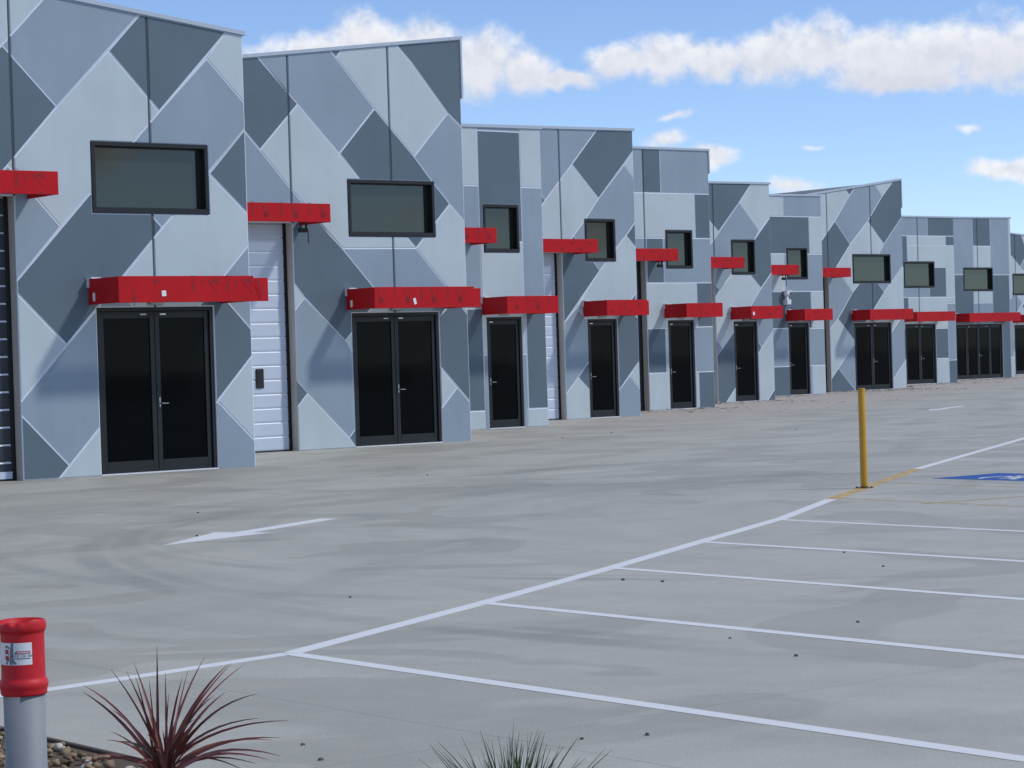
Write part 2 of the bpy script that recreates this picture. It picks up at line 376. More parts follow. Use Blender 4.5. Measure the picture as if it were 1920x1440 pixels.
UNITS = [{'dx':0.0,'u0':11.3,'off':-30.4,'W':7.72,'zl':7.377,'zr':6.479,'win':[5.115,7.051,3.779,4.807],'door':[5.126,7.065,0.011,2.416],'jamb':3.888,'joints':[3.875,6.088],'base':'L','polys':[('L',[(3.78,6.11),(5.14,7.52),(2.22,7.28),(2.12,4.53)]),('M',[(3.78,6.11),(4.6,5.28),(6.44,7.15),(5.85,8.12),(5.5,8.01),(5.14,7.52)]),('K',[(3.78,6.11),(4.6,5.28),(3.81,4.43),(3.02,3.6),(2.12,4.53)]),('L',[(5.45,6.12),(6.26,5.28),(4.6,3.58),(3.81,4.43),(4.6,5.28)]),('M',[(3.81,4.43),(4.6,3.58),(3.8,2.72),(3.02,3.6)]),('K',[(5.45,6.12),(6.26,5.28),(7.8,6.88),(6.44,7.15)]),('M',[(7.09,6.1),(7.91,5.28),(6.25,3.58),(5.43,4.42),(6.26,5.28)]),('L',[(7.42,6.49),(7.9,6.98),(8.73,6.27),(7.91,5.28),(7.09,6.1)]),('K',[(5.43,4.42),(6.25,3.58),(4.63,1.89),(3.8,2.72)]),('L',[(3.8,2.72),(4.63,1.89),(3.8,1.02),(3.05,1.98)]),('K',[(7.07,4.39),(7.91,5.28),(8.67,4.55),(7.96,3.58)]),('L',[(7.07,4.39),(7.96,3.58),(7.11,2.71),(6.26,1.89),(5.44,2.72),(6.25,3.58)]),('M',[(5.44,2.72),(6.26,1.89),(4.62,0.18),(3.8,1.02),(4.63,1.89)]),('K',[(3.8,1.02),(4.62,0.18),(4.01,-0.45),(3.23,0.42)]),('M',[(7.11,2.71),(7.96,3.58),(8.98,2.51),(7.91,1.87)]),('K',[(7.11,2.71),(7.91,1.87),(7.09,1.01),(6.26,1.89)]),('L',[(7.91,1.87),(7.09,1.01),(7.93,0.19),(8.92,0.88)]),('M',[(7.09,1.01),(7.93,0.19),(7.7,-0.68),(6.05,-0.73),(5.44,-0.69)]),('L',[(6.26,1.89),(7.09,1.01),(5.44,-0.69),(4.01,-0.45),(4.62,0.18)])]},{'dx':-0.12,'u0':19.02,'off':-34.98,'W':7.57,'zl':6.475,'zr':7.43,'win':[4.97,6.885,3.772,4.789],'door':[4.977,6.905,0.022,2.402],'jamb':3.767,'joints':[3.75,5.927],'base':'M','polys':[('K',[(2.11,7.79),(2.73,7.3),(3.22,6.86),(3.97,6.09),(3.16,5.26),(2.86,5.57),(2.26,6.15)]),('L',[(3.97,6.09),(4.82,5.25),(5.23,4.81),(6.26,3.75),(6.44,3.57),(4.82,3.56),(3.99,4.38),(3.74,4.63),(3.16,5.26)]),('M',[(6.44,3.57),(4.82,3.56),(5.45,2.89),(6.45,1.84),(7.29,2.67),(7.09,2.88)]),('K',[(7.29,2.67),(6.45,1.84),(6.92,1.38),(7.28,1.02),(7.8,0.49),(8.2,1.24),(7.86,2.04),(7.5,2.43)]),('M',[(2.73,7.3),(2.53,7.82),(4.58,7.18),(4.69,7.06),(4.81,6.95),(5.61,6.08),(4.82,5.25),(3.97,6.09)]),('K',[(5.61,6.08),(4.82,5.25),(5.23,4.81),(6.26,3.75),(6.44,3.57),(7.24,4.39),(6.86,4.79),(6.46,5.24),(5.94,5.75)]),('L',[(7.24,4.39),(6.44,3.57),(7.09,2.88),(7.5,2.43),(7.86,2.04),(8.64,2.63),(7.87,3.74),(7.54,4.1)]),('K',[(4.58,7.18),(5.07,7.25),(4.81,6.95)]),('L',[(5.07,7.25),(5.87,7.51),(6.16,7.23),(6.46,6.95),(7.25,6.06),(6.46,5.24),(5.94,5.75),(5.61,6.08),(4.81,6.95)]),('M',[(7.25,6.06),(6.46,5.24),(6.86,4.79),(7.24,4.39),(7.54,4.1),(7.87,3.74),(8.94,3.83),(7.93,5.44),(7.54,5.83)]),('K',[(5.87,7.51),(6.38,8.08),(9.38,8.29),(9.26,5.25),(7.93,5.44),(7.54,5.83),(7.25,6.06),(6.46,6.95),(6.16,7.23)]),('M',[(2.67,5.77),(2.86,5.57),(3.16,5.26),(3.74,4.63),(3.99,4.38),(4.09,4.27),(3.46,3.56),(2.0,4.78)]),('K',[(4.09,4.27),(4.56,3.8),(4.82,3.56),(5.45,2.89),(5.61,2.69),(4.81,1.9),(3.98,2.69),(3.77,2.94),(3.03,3.79),(3.46,3.56)]),('L',[(5.61,2.69),(4.81,1.9),(4.96,1.72),(5.86,0.77),(6.92,0.65),(7.28,1.01),(6.92,1.38),(6.45,1.84)]),('M',[(6.92,0.65),(7.28,1.01),(7.8,0.49),(8.27,-0.36),(6.9,-0.37),(5.86,0.77)]),('L',[(3.03,3.79),(3.77,2.94),(3.98,2.69),(3.77,2.47),(3.18,2.12)]),('M',[(3.98,2.69),(4.82,1.9),(4.96,1.72),(4.97,0.33),(4.85,0.19),(3.98,1.01),(3.77,1.23),(3.56,1.47),(2.95,1.75),(3.77,2.47)]),('K',[(4.97,0.33),(4.85,0.19),(4.98,0.02),(5.35,-0.41),(6.09,0.52),(5.86,0.77)]),('K',[(3.56,1.47),(3.77,1.23),(3.98,1.01),(3.77,0.78),(3.11,0.18)]),('L',[(3.98,1.01),(4.85,0.18),(4.98,0.02),(5.35,-0.41),(3.75,-0.51),(2.89,0.0),(3.77,0.78)])]},{'dx':0.16,'u0':26.59,'off':-40.38,'W':6.25,'zl':6.445,'zr':6.513,'win':[4.608,5.578,3.804,4.84],'door':[4.617,5.585,0.004,2.408],'jamb':None,'joints':[],'base':'L','polys':[('L',[(-1.0,5.24),(4.51,5.24),(4.51,12.0),(-1.0,12.0)]),('M',[(-1.0,2.6),(4.52,2.6),(4.52,5.24),(-1.0,5.24)]),('K',[(-1.0,0.4),(4.51,0.4),(4.51,2.6),(-1.0,2.6)]),('L',[(-1.0,-1),(4.52,-1),(4.52,0.4),(-1.0,0.4)]),('K',[(4.51,4.04),(5.67,4.04),(5.67,6.43),(4.51,6.43)]),('L',[(4.51,1.6),(5.67,1.6),(5.67,4.04),(4.51,4.04)]),('M',[(4.51,-1),(5.7,-1),(5.7,1.6),(4.51,1.6)]),('M',[(4.51,6.43),(5.67,6.43),(5.67,12.0),(4.51,12.0)]),('L',[(5.67,5.23),(7.25,5.23),(7.25,12.0),(5.67,12.0)]),('M',[(5.67,2.6),(7.25,2.6),(7.25,5.23),(5.67,5.23)]),('K',[(5.7,0.4),(7.25,0.4),(7.25,2.6),(5.7,2.6)]),('L',[(5.68,-1),(7.25,-1),(7.25,0.4),(5.68,0.4)])]},{'dx':-0.09,'u0':32.84,'off':-43.8,'W':5.71,'zl':6.916,'zr':6.999,'win':[4.088,5.044,3.793,4.818],'door':[4.089,5.03,0.016,2.397],'jamb':3.343,'joints':[3.341],'base':'M','polys':[('M',[(4.8,7.24),(3.74,6.13),(2.88,5.25),(2.71,5.44),(2.31,5.49),(2.38,7.33)]),('K',[(2.71,5.44),(2.88,5.25),(2.56,4.9),(2.3,5.17)]),('K',[(4.8,7.24),(3.74,6.13),(4.55,5.32),(6.24,7.05),(5.88,7.33)]),('L',[(3.74,6.13),(2.88,5.25),(2.56,4.9),(2.28,4.59),(2.59,4.04),(3.49,4.15),(3.73,4.41),(4.14,4.84),(4.55,5.32)]),('L',[(6.08,6.88),(5.4,6.16),(5.82,5.72),(6.57,6.12)]),('M',[(5.4,6.16),(4.55,5.32),(4.14,4.84),(3.73,4.41),(4.53,3.58),(5.05,4.12),(5.4,4.43),(5.86,4.92),(6.17,5.34),(5.82,5.72)]),('K',[(3.73,4.41),(4.53,3.58),(3.38,2.35),(2.38,1.39),(1.75,1.91),(2.57,3.38)]),('K',[(5.86,4.92),(5.4,4.43),(5.96,3.89),(6.12,4.19)]),('L',[(5.4,4.43),(5.96,3.89),(6.09,3.4),(5.69,3.04),(5.1,2.48),(4.74,2.11),(4.02,2.41),(3.75,2.68),(4.53,3.58)]),('M',[(3.75,2.68),(4.02,2.41),(4.73,1.82),(4.07,1.35),(3.37,0.64),(3.16,0.89),(3.38,2.35)]),('M',[(6.09,3.4),(5.69,3.04),(5.56,2.55),(5.93,2.18),(6.1,2.5)]),('K',[(5.69,3.04),(5.1,2.48),(4.7,2.02),(4.73,1.82),(4.51,1.14),(5.06,0.69),(5.91,1.56),(5.93,2.18),(5.56,2.55)]),('L',[(5.91,1.56),(5.38,1.0),(5.86,0.51),(6.12,1.03)]),('M',[(5.38,1.0),(5.06,0.69),(4.46,-0.07),(5.98,-0.42),(5.86,0.51)]),('K',[(4.07,1.35),(4.73,1.82),(4.51,1.14),(4.55,0.21),(4.08,0.7),(3.75,1.01)]),('L',[(3.75,1.01),(4.08,0.7),(4.55,0.21),(4.45,-0.36),(3.15,-0.3),(3.18,0.44),(3.37,0.64)])]},{'dx':0.15,'u0':38.55,'off':-47.38,'W':5.86,'zl':6.968,'zr':6.993,'win':[4.221,5.186,3.792,4.823],'door':[4.227,5.169,0.005,2.401],'jamb':3.473,'joints':[3.508],'base':'L','polys':[('M',[(-1.0,5.82),(3.49,5.82),(3.49,12.0),(-1.0,12.0)]),('K',[(3.49,5.82),(4.1,5.82),(4.1,12.0),(3.49,12.0)]),('M',[(4.1,5.82),(6.86,5.82),(6.86,12.0),(4.1,12.0)]),('L',[(-1.0,4.61),(5.31,4.61),(5.31,5.82),(-1.0,5.82)]),('K',[(5.31,4.61),(6.86,4.61),(6.86,5.82),(5.31,5.82)]),('M',[(-1.0,3.41),(3.52,3.41),(3.52,4.61),(-1.0,4.61)]),('K',[(3.52,3.41),(4.13,3.41),(4.13,4.61),(3.52,4.61)]),('M',[(4.13,3.41),(6.86,3.41),(6.86,4.61),(4.13,4.61)]),('L',[(-1.0,2.19),(5.3,2.19),(5.3,3.41),(-1.0,3.41)]),('K',[(5.3,2.21),(6.86,2.21),(6.86,3.41),(5.3,3.41)]),('K',[(-1.0,1.0),(4.12,1.0),(4.12,2.19),(-1.0,2.19)]),('M',[(5.18,0.99),(6.86,0.99),(6.86,2.21),(5.18,2.21)]),('L',[(4.12,0.99),(5.18,0.99),(5.18,2.19),(4.12,2.19)]),('L',[(-1.0,-1),(5.28,-1),(5.28,1.0),(-1.0,1.0)]),('K',[(5.28,-1),(6.86,-1),(6.86,0.99),(5.28,0.99)])]},{'dx':-0.01,'u0':44.41,'off':-51.3,'W':6.16,'zl':6.48,'zr':6.518,'win':[4.515,5.486,3.798,4.839],'door':[4.529,5.502,-0.003,2.405],'jamb':3.807,'joints':[3.804],'base':'M','polys':[('K',[(2.89,6.81),(5.75,6.88),(5.39,6.5),(4.87,5.93),(4.02,5.07),(3.67,5.39),(2.87,6.15)]),('L',[(2.87,6.15),(3.67,5.39),(4.02,5.07),(3.83,4.85),(3.48,4.53),(2.81,4.87)]),('L',[(5.75,6.88),(6.73,6.9),(6.7,6.08),(6.16,5.53),(5.67,5.1),(4.88,5.92)]),('M',[(4.87,5.93),(5.67,5.1),(5.5,4.87),(4.89,4.21),(4.48,3.81),(4.06,3.4),(3.67,3.04),(3.08,3.73),(3.48,4.53),(3.83,4.85)]),('K',[(6.7,6.08),(6.16,5.53),(5.5,4.87),(4.89,4.21),(5.26,3.8),(5.7,3.39),(6.14,3.84),(6.62,4.33)]),('L',[(4.48,3.81),(4.89,4.21),(5.26,3.8),(5.7,3.39),(5.39,3.03),(5.12,2.71),(4.52,2.09),(4.04,1.62),(3.81,1.85),(3.51,2.17),(3.74,3.08),(4.06,3.4)]),('K',[(3.5,3.85),(3.81,3.5),(4.0,3.35),(3.8,3.13),(3.37,2.83)]),('M',[(6.62,4.33),(6.14,3.84),(5.7,3.39),(5.39,3.03),(5.12,2.71),(5.54,2.4),(5.52,1.78),(5.66,1.62),(6.17,2.13),(6.55,2.5)]),('M',[(3.51,2.17),(3.81,1.85),(4.04,1.62),(3.83,1.42),(3.47,1.1)]),('K',[(4.04,1.62),(4.52,2.09),(5.12,2.71),(5.54,2.4),(5.52,1.78),(5.66,1.62),(5.54,1.46),(5.01,0.94),(4.51,0.42),(4.1,-0.02),(3.98,-0.14),(3.8,0.1),(3.44,0.52),(3.47,1.1),(3.83,1.42)]),('L',[(3.44,0.52),(3.8,0.1),(3.98,-0.14),(3.42,-0.12)]),('L',[(4.51,0.42),(4.1,-0.02),(3.98,-0.14),(4.8,-0.29),(5.14,0.05),(5.01,0.94)]),('L',[(6.55,2.5),(6.17,2.13),(5.54,1.46),(5.01,0.94),(5.14,0.05),(5.44,-0.38),(5.82,-0.01),(6.16,0.36),(6.47,0.69)]),('K',[(6.47,0.69),(6.16,0.36),(5.82,-0.01),(5.44,-0.38),(6.42,-0.42)])]},{'dx':0.18,'u0':50.57,'off':-55.8,'W':6.83,'zl':6.538,'zr':6.609,'win':[5.15,6.115,3.835,4.883],'door':[5.141,6.105,-0.03,2.413],'jamb':None,'joints':[],'base':'L','polys':[('L',[(-1.0,5.92),(5.06,5.92),(5.06,12.0),(-1.0,12.0)]),('M',[(5.06,5.92),(7.83,5.92),(7.83,12.0),(5.06,12.0)]),('K',[(-1.0,4.69),(6.23,4.69),(6.23,5.92),(-1.0,5.92)]),('L',[(6.23,4.68),(7.83,4.68),(7.83,5.92),(6.23,5.92)]),('L',[(-1.0,3.44),(5.04,3.44),(5.04,4.69),(-1.0,4.69)]),('M',[(5.04,3.44),(7.83,3.44),(7.83,4.68),(5.04,4.68)]),('K',[(-1.0,2.22),(6.23,2.22),(6.23,3.44),(-1.0,3.44)]),('L',[(6.23,2.2),(7.83,2.2),(7.83,3.44),(6.23,3.44)]),('M',[(-1.0,0.97),(5.11,0.97),(5.11,2.22),(-1.0,2.22)]),('M',[(5.11,0.97),(7.83,0.97),(7.83,2.2),(5.11,2.2)]),('K',[(-1.0,-1),(5.57,-1),(5.57,0.97),(-1.0,0.97)]),('M',[(5.57,-1),(6.2,-1),(6.2,0.97),(5.57,0.97)]),('L',[(6.2,-1),(7.83,-1),(7.83,0.97),(6.2,0.97)])]},{'dx':0.2,'u0':57.4,'off':-57.75,'W':6.08,'zl':6.612,'zr':7.435,'win':[3.496,5.428,3.768,4.788],'door':[3.498,5.398,0.02,2.384],'jamb':2.271,'joints':[2.286,4.463],'base':'M','polys':[('L',[(0.98,7.26),(3.03,7.26),(3.45,6.85),(2.65,5.95),(2.02,5.29),(1.28,4.54),(0.5,5.26)]),('K',[(3.03,7.26),(4.0,7.42),(3.45,6.85)]),('M',[(4.0,7.42),(3.45,6.85),(2.67,5.94),(3.4,5.13),(4.32,5.96),(5.09,6.84),(4.56,7.46)]),('L',[(4.56,7.46),(5.09,6.84),(5.65,7.36),(6.03,7.73)]),('K',[(2.67,5.94),(3.4,5.13),(2.68,4.34),(2.06,3.71),(1.28,4.54),(2.02,5.29)]),('K',[(6.03,7.73),(5.65,7.36),(5.09,6.84),(4.32,5.96),(5.12,5.15),(6.07,6.1),(6.87,6.85),(6.91,7.75)]),('L',[(4.32,5.96),(5.12,5.15),(4.87,4.81),(3.78,3.74),(3.46,3.46),(3.06,3.89),(2.68,4.34),(3.4,5.13)]),('M',[(2.68,4.34),(3.06,3.89),(3.46,3.46),(2.67,2.54),(2.3,2.21),(1.81,1.73),(1.2,2.75),(2.06,3.71)]),('M',[(6.87,6.85),(6.07,6.1),(5.12,5.15),(4.87,4.81),(4.29,4.24),(5.07,3.45),(5.43,3.79),(6.11,4.43),(6.79,5.12)]),('K',[(4.29,4.24),(5.07,3.45),(4.53,2.87),(4.0,2.3),(3.47,1.77),(2.69,2.54),(3.46,3.46),(3.78,3.74)]),('L',[(6.79,5.12),(6.11,4.43),(5.43,3.79),(5.07,3.45),(4.53,2.87),(4.0,2.3),(4.9,1.52),(5.44,2.04),(5.76,2.39),(6.72,3.34)]),('L',[(2.69,2.54),(3.47,1.77),(3.46,1.64),(2.64,0.83),(2.31,0.5),(1.73,-0.06),(1.81,1.73),(2.3,2.21)]),('M',[(3.47,1.77),(4.0,2.3),(4.9,1.52),(3.99,0.05),(3.42,0.05),(2.64,0.83),(3.46,1.64)]),('K',[(2.64,0.83),(3.42,0.05),(3.55,-0.26),(1.73,-0.2),(1.73,-0.06),(2.31,0.5)]),('M',[(6.72,3.34),(5.76,2.39),(4.9,1.52),(4.83,-0.25),(5.43,0.38),(6.09,1.02),(6.64,1.48)]),('L',[(6.64,1.48),(6.09,1.02),(5.43,0.38),(4.83,-0.25),(6.56,-0.31)])]},{'dx':0.42,'u0':63.48,'off':-63.25,'W':9.059,'zl':6.553,'zr':6.565,'win':[6.087,7.864,3.79,4.823],'door':[6.082,7.843,0.0,2.375],'jamb':None,'joints':[6.924],'base':'L','polys':[('M',[(-1.0,5.84),(7.52,5.84),(7.52,12.0),(-1.0,12.0)]),('K',[(7.52,5.84),(10.06,5.84),(10.06,12.0),(7.52,12.0)]),('L',[(-1.0,5.46),(8.57,5.46),(8.57,5.84),(-1.0,5.84)]),('K',[(8.57,5.46),(10.06,5.46),(10.06,5.84),(8.57,5.84)]),('L',[(-1.0,3.42),(10.06,3.42),(10.06,5.46),(-1.0,5.46)]),('K',[(-1.0,4.59),(6.31,4.59),(6.31,5.84),(-1.0,5.84)]),('K',[(7.55,3.42),(8.53,3.42),(8.53,4.6),(7.55,4.6)]),('M',[(-1.0,3.42),(7.55,3.42),(7.55,4.15),(-1.0,4.15)]),('L',[(-1.0,2.18),(10.06,2.18),(10.06,3.42),(-1.0,3.42)]),('K',[(-1.0,2.74),(6.3,2.74),(6.3,3.42),(-1.0,3.42)]),('M',[(8.57,0.91),(10.06,0.91),(10.06,3.17),(8.57,3.17)]),('K',[(-1.0,0.99),(8.57,0.99),(8.57,2.18),(-1.0,2.18)]),('L',[(-1.0,-1),(8.58,-1),(8.58,0.99),(-1.0,0.99)]),('K',[(8.58,-1),(10.06,-1),(10.06,0.91),(8.58,0.91)])]},{'dx':0.0,'u0':72.6,'off':-67.65,'W':8.691,'zl':6.881,'zr':6.944,'win':[5.541,7.441,3.787,4.797],'door':[4.921,7.983,-0.0,2.371],'jamb':None,'joints':[6.479],'base':'M','polys':[('M',[(-1.0,4.5),(6.2,4.5),(6.2,12.0),(-1.0,12.0)]),('K',[(6.2,5.73),(7.34,5.73),(7.34,12.0),(6.2,12.0)]),('L',[(6.2,4.49),(7.4,4.49),(7.4,5.73),(6.2,5.73)]),('M',[(7.34,4.49),(8.54,4.49),(8.54,12.0),(7.34,12.0)]),('L',[(8.54,3.47),(9.69,3.47),(9.69,12.0),(8.54,12.0)]),('K',[(-1.0,-1),(6.16,-1),(6.16,4.5),(-1.0,4.5)]),('L',[(6.16,3.28),(7.4,3.28),(7.4,4.49),(6.16,4.49)]),('M',[(6.16,-1),(7.4,-1),(7.4,3.28),(6.16,3.28)]),('K',[(7.41,-1),(8.51,-1),(8.51,4.49),(7.41,4.49)]),('M',[(8.51,-1),(9.69,-1),(9.69,3.47),(8.51,3.47)]),('L',[(8.5,-1),(9.69,-1),(9.69,0.9),(8.5,0.9)])]},{'dx':0.0,'u0':82.3,'off':-73.3,'W':9.0,'zl':7.13,'zr':6.417,'win':[5.84,7.42,3.768,4.78],'door':[5.886,8.031,0.0,2.354],'jamb':None,'joints':[6.066],'base':'L','polys':[('K',[(4.62,7.11),(6.52,6.65),(6.96,5.76),(6.43,5.11),(5.8,5.63),(4.6,6.63)]),('M',[(6.96,5.76),(6.43,5.11),(6.91,4.73),(7.68,5.42)]),('L',[(6.52,6.65),(6.96,5.76),(7.71,6.11),(7.74,6.8)]),('L',[(4.6,6.63),(5.8,5.63),(6.43,5.11),(6.91,4.73),(6.02,3.7),(4.5,4.39)]),('M',[(5.0,4.2),(6.03,3.86),(6.48,3.37),(5.99,2.83),(4.93,2.5)]),('K',[(6.48,3.27),(6.86,3.58),(7.58,3.16),(7.03,2.65)]),('L',[(5.61,0.86),(5.85,0.85),(5.78,-0.58),(5.55,-0.58)])]}]

# ------------------------------------------------------------------ the row of units
LABELS = [
 'nearest warehouse unit, cut by the left edge, grey diamonds and a dark roller door',
 'warehouse unit with parapet rising to the right, second from the left, beside white roller door',
 'flat topped warehouse unit with vertical grey stripes and a tall dark band over its window',
 'diamond patterned warehouse unit with small square window and white roller door, fourth from left',
 'fifth warehouse unit from left, grey rectangles with narrow dark stripe at top',
 'low diamond patterned warehouse unit with dark top left corner, sixth from left',
 'low warehouse unit of grey rectangles with a security camera above its canopy',
 'far warehouse unit with diamond pattern and a parapet rising steeply to the right',
 'far warehouse unit of light and dark rectangles behind the yellow post, ninth from left',
 'far warehouse unit with vertical grey bands and the widest dark doorway',
 'farthest warehouse unit, only a sliver showing at the right edge']
DEPTH = 13.
def facade(unit, d):
    Wd, zl, zr = d['W'], d['zl'], d['zr']
    win, door, jamb = d['win'], d['door'], d['jamb']
    top = lambda x: zl + (zr-zl)*x/Wd
    x_l = max(.25, jamb-3.45)
    opens = [(win[0], win[1], win[2], win[3]), (door[0], door[1], -.5, door[3]), (x_l, jamb, -.5, 4.0)]
    coords, faces = [], []
    def add(pl):
        i0 = len(coords); coords.extend(Vector(p) for p in pl); faces.append(list(range(i0, i0+len(pl))))
    add([(0, 0), (Wd, 0), (Wd, zr), (0, zl)])
    NP = len(d['polys'])
    for c, pl in d['polys']:
        ar = sum(pl[i][0]*pl[(i+1) % len(pl)][1] - pl[(i+1) % len(pl)][0]*pl[i][1] for i in range(len(pl)))
        add(pl if ar > 0 else pl[::-1])
    for (a0, a1_, b0, b1) in opens: add([(a0, b0), (a1_, b0), (a1_, b1), (a0, b1)])
    js = []
    for jx in d['joints']:
        if abs(jx-jamb) < .15: js.append((jamb+.005, 4.0))
        else: js.append((jx, 0.))
    for jx, jz in js: add([(jx-.013, jz-.2 if jz == 0 else jz), (jx+.013, jz-.2 if jz == 0 else jz), (jx+.013, 12), (jx-.013, 12)])
    V, E_, T, ov, oe, of = delaunay_2d_cdt(coords, [], faces, 0, 1e-4, True)
    iO, iP, iW, iJ = 0, 1, 1+NP, 1+NP+len(opens)
    slab, groups = [], {}
    for ti, tri in enumerate(T):
        ids = set(of[ti])
        if iO not in ids: continue
        if any(iW <= i < iJ for i in ids): continue
        slab.append(tri)
        if any(i >= iJ for i in ids): continue
        ps_ = [i for i in ids if iP <= i < iW]
        groups.setdefault(max(ps_) if ps_ else 0, []).append(tri)
    # slab with real openings and reveals
    bm = bmesh.new(); TH = .19
    fv = [bm.verts.new((v.x, 0, v.y)) for v in V]; bv = [bm.verts.new((v.x, TH, v.y)) for v in V]
    cnt = {}
    for tri in slab:
        bm.faces.new([fv[i] for i in tri]); bm.faces.new([bv[i] for i in reversed(tri)])
        for i in range(len(tri)):
            e_ = (tri[i], tri[(i+1) % len(tri)]); cnt[e_] = 1
    for (i, j) in list(cnt):
        if (j, i) not in cnt: bm.faces.new([fv[j], fv[i], bv[i], bv[j]])
    for v in [v for v in bm.verts if not v.link_faces]: bm.verts.remove(v)
    me = bpy.data.meshes.new('wall'); bm.to_mesh(me); bm.free()
    wall = link('wall', me, unit, ['concrete_raw'])
    # the painted panels, each bevelled into its V-groove
    CH = .0165
    for key, tris in groups.items():
        c = d['base'] if key == 0 else d['polys'][key-1][0]
        emap = {}
        for n_, tri in enumerate(tris):
            for i in range(len(tri)): emap.setdefault(frozenset((tri[i], tri[(i+1) % len(tri)])), []).append(n_)
        seen = set()
        for s in range(len(tris)):
            if s in seen: continue
            comp, st = [], [s]; seen.add(s)
            while st:
                a_ = st.pop(); comp.append(tris[a_]); tri = tris[a_]
                for i in range(len(tri)):
                    for b_ in emap[frozenset((tri[i], tri[(i+1) % len(tri)]))]:
                        if b_ not in seen: seen.add(b_); st.append(b_)
            area = sum(abs((V[t_[1]]-V[t_[0]]).cross(V[t_[2]]-V[t_[0]]))/2 for t_ in comp)
            if area < .006: continue
            bm = bmesh.new(); vm = {}
            for t_ in comp:
                for i in t_:
                    if i not in vm: vm[i] = bm.verts.new((V[i].x, -.002, V[i].y))
                bm.faces.new([vm[i] for i in t_])
            bmesh.ops.dissolve_limit(bm, angle_limit=.02, verts=bm.verts[:], edges=bm.edges[:])
            bm.normal_update()
            core_f = bm.faces[:]
            if core_f[0].normal.y > 0:
                bmesh.ops.reverse_faces(bm, faces=core_f); bm.normal_update()
            bmesh.ops.remove_doubles(bm, verts=bm.verts[:], dist=.004)
            core_f = bm.faces[:]
            bx0 = [min(v.co[i] for v in bm.verts) for i in (0, 2)]; bx1 = [max(v.co[i] for v in bm.verts) for i in (0, 2)]
            keep = bm.copy()
            r = bmesh.ops.inset_region(bm, faces=core_f, thickness=CH, depth=CH*.9, use_boundary=True, use_even_offset=True)
            if any(v.co.x < bx0[0]-.001 or v.co.x > bx1[0]+.001 or v.co.z < bx0[1]-.001 or v.co.z > bx1[1]+.001 for v in bm.verts):
                bm.free(); bm = keep; bm.normal_update()
                r = bmesh.ops.inset_region(bm, faces=bm.faces[:], thickness=CH*.6, depth=CH*.9, use_boundary=True, use_even_offset=False)
            else: keep.free()
            for f_ in r['faces']:
                f_.material_index = 1
                xs = [v.co.x for v in f_.verts if v.co.y > -.0035]
                if xs and any(abs(abs(x_-jx)-.013) < .002 for jx, _ in js for x_ in xs) and max(xs)-min(xs) < .004: f_.material_index = 0
            me = bpy.data.meshes.new('panel'); bm.to_mesh(me); bm.free()
            link('panel', me, wall, [PAINT[c], 'groove'])
    for jx, jz in js:
        z1 = top(jx) - .02
        segs = [(max(jz, 0), z1)]
        for (a0, a1_, b0, b1) in opens:
            ns = []
            for (s0, s1) in segs:
                if a0 < jx < a1_ and b1 > s0 and b0 < s1:
                    if b0 > s0: ns.append((s0, b0))
                    if b1 < s1: ns.append((b1, s1))
                else: ns.append((s0, s1))
            segs = ns
        for s0, s1 in segs:
            if s1-s0 > .05: boxes('joint_seal', [(jx-.0125, jx+.0125, -.004, .02, s0+.002, s1-.002)], wall, ['sealant'])
    return wall, x_l, top

def cap_strip(unit, Wd, top, nxt):
    # folded metal capping along the raked parapet and down the free end
    vs, fs = [], []
    for x in (-.03, Wd+.045):
        z = top(x)
        vs += [(x, -.045, z+.0), (x, -.045, z+.06), (x, .26, z+.06), (x, .26, z+.0)]
    fs = [(0,4,5,1),(1,5,6,2),(2,6,7,3),(3,7,4,0),(0,1,2,3),(4,7,6,5)]
    o = pydata('parapet_capping', vs, fs, unit, ['capping'])
    z1 = top(Wd)-.003
    if nxt is not None and nxt < z1-.15:
        boxes('end_capping', [(Wd+.002, Wd+.04, -.04, .25, nxt-.1, z1)], unit, ['capping'])

def body_shell(unit, Wd, top):
    # side and back walls and the roof sheet behind the parapet
    zs = [min(top(0), top(Wd))-.22, top(Wd)-.03]
    for x0, x1, z in ((.003, .2, zs[0]), (Wd-.2, Wd-.003, zs[1])):
        boxes('side_wall', [(x0, x1, .192, DEPTH, 0, z)], unit, ['concrete_raw'])
    boxes('back_wall', [(.202, Wd-.202, DEPTH-.2, DEPTH-.003, 0, min(zs)-.5)], unit, ['concrete_raw'])
    pydata('roof', [(.202,.195,zs[0]-.55),(Wd-.202,.195,zs[1]-.55),(Wd-.202,DEPTH-.2,zs[1]-.9),(.202,DEPTH-.2,zs[0]-.9)], [(0,1,2,3)], unit, ['roofing'])

def window(unit, r):
    x0, x1, z0, z1 = r; t_ = .06; y0, y1 = -.028, .15
    fr = boxes('window', [(x0,x1,y0,y1,z1-t_,z1),(x0,x1,y0,y1,z0,z0+t_*1.25),(x0,x0+t_,y0,y1,z0+t_*1.25,z1-t_),(x1-t_,x1,y0,y1,z0+t_*1.25,z1-t_)], unit, ['dark_frame'], .004)
    boxes('pane', [(x0+t_-.005,x1-t_+.005,.112,.122,z0+t_,z1-t_+.005)], fr, ['window_glass'])
    for zb in (z0+t_*1.25, z1-t_-.018): boxes('glazing_bead', [(x0+t_,x1-t_,.10,.112,zb,zb+.018)], fr, ['dark_frame'])

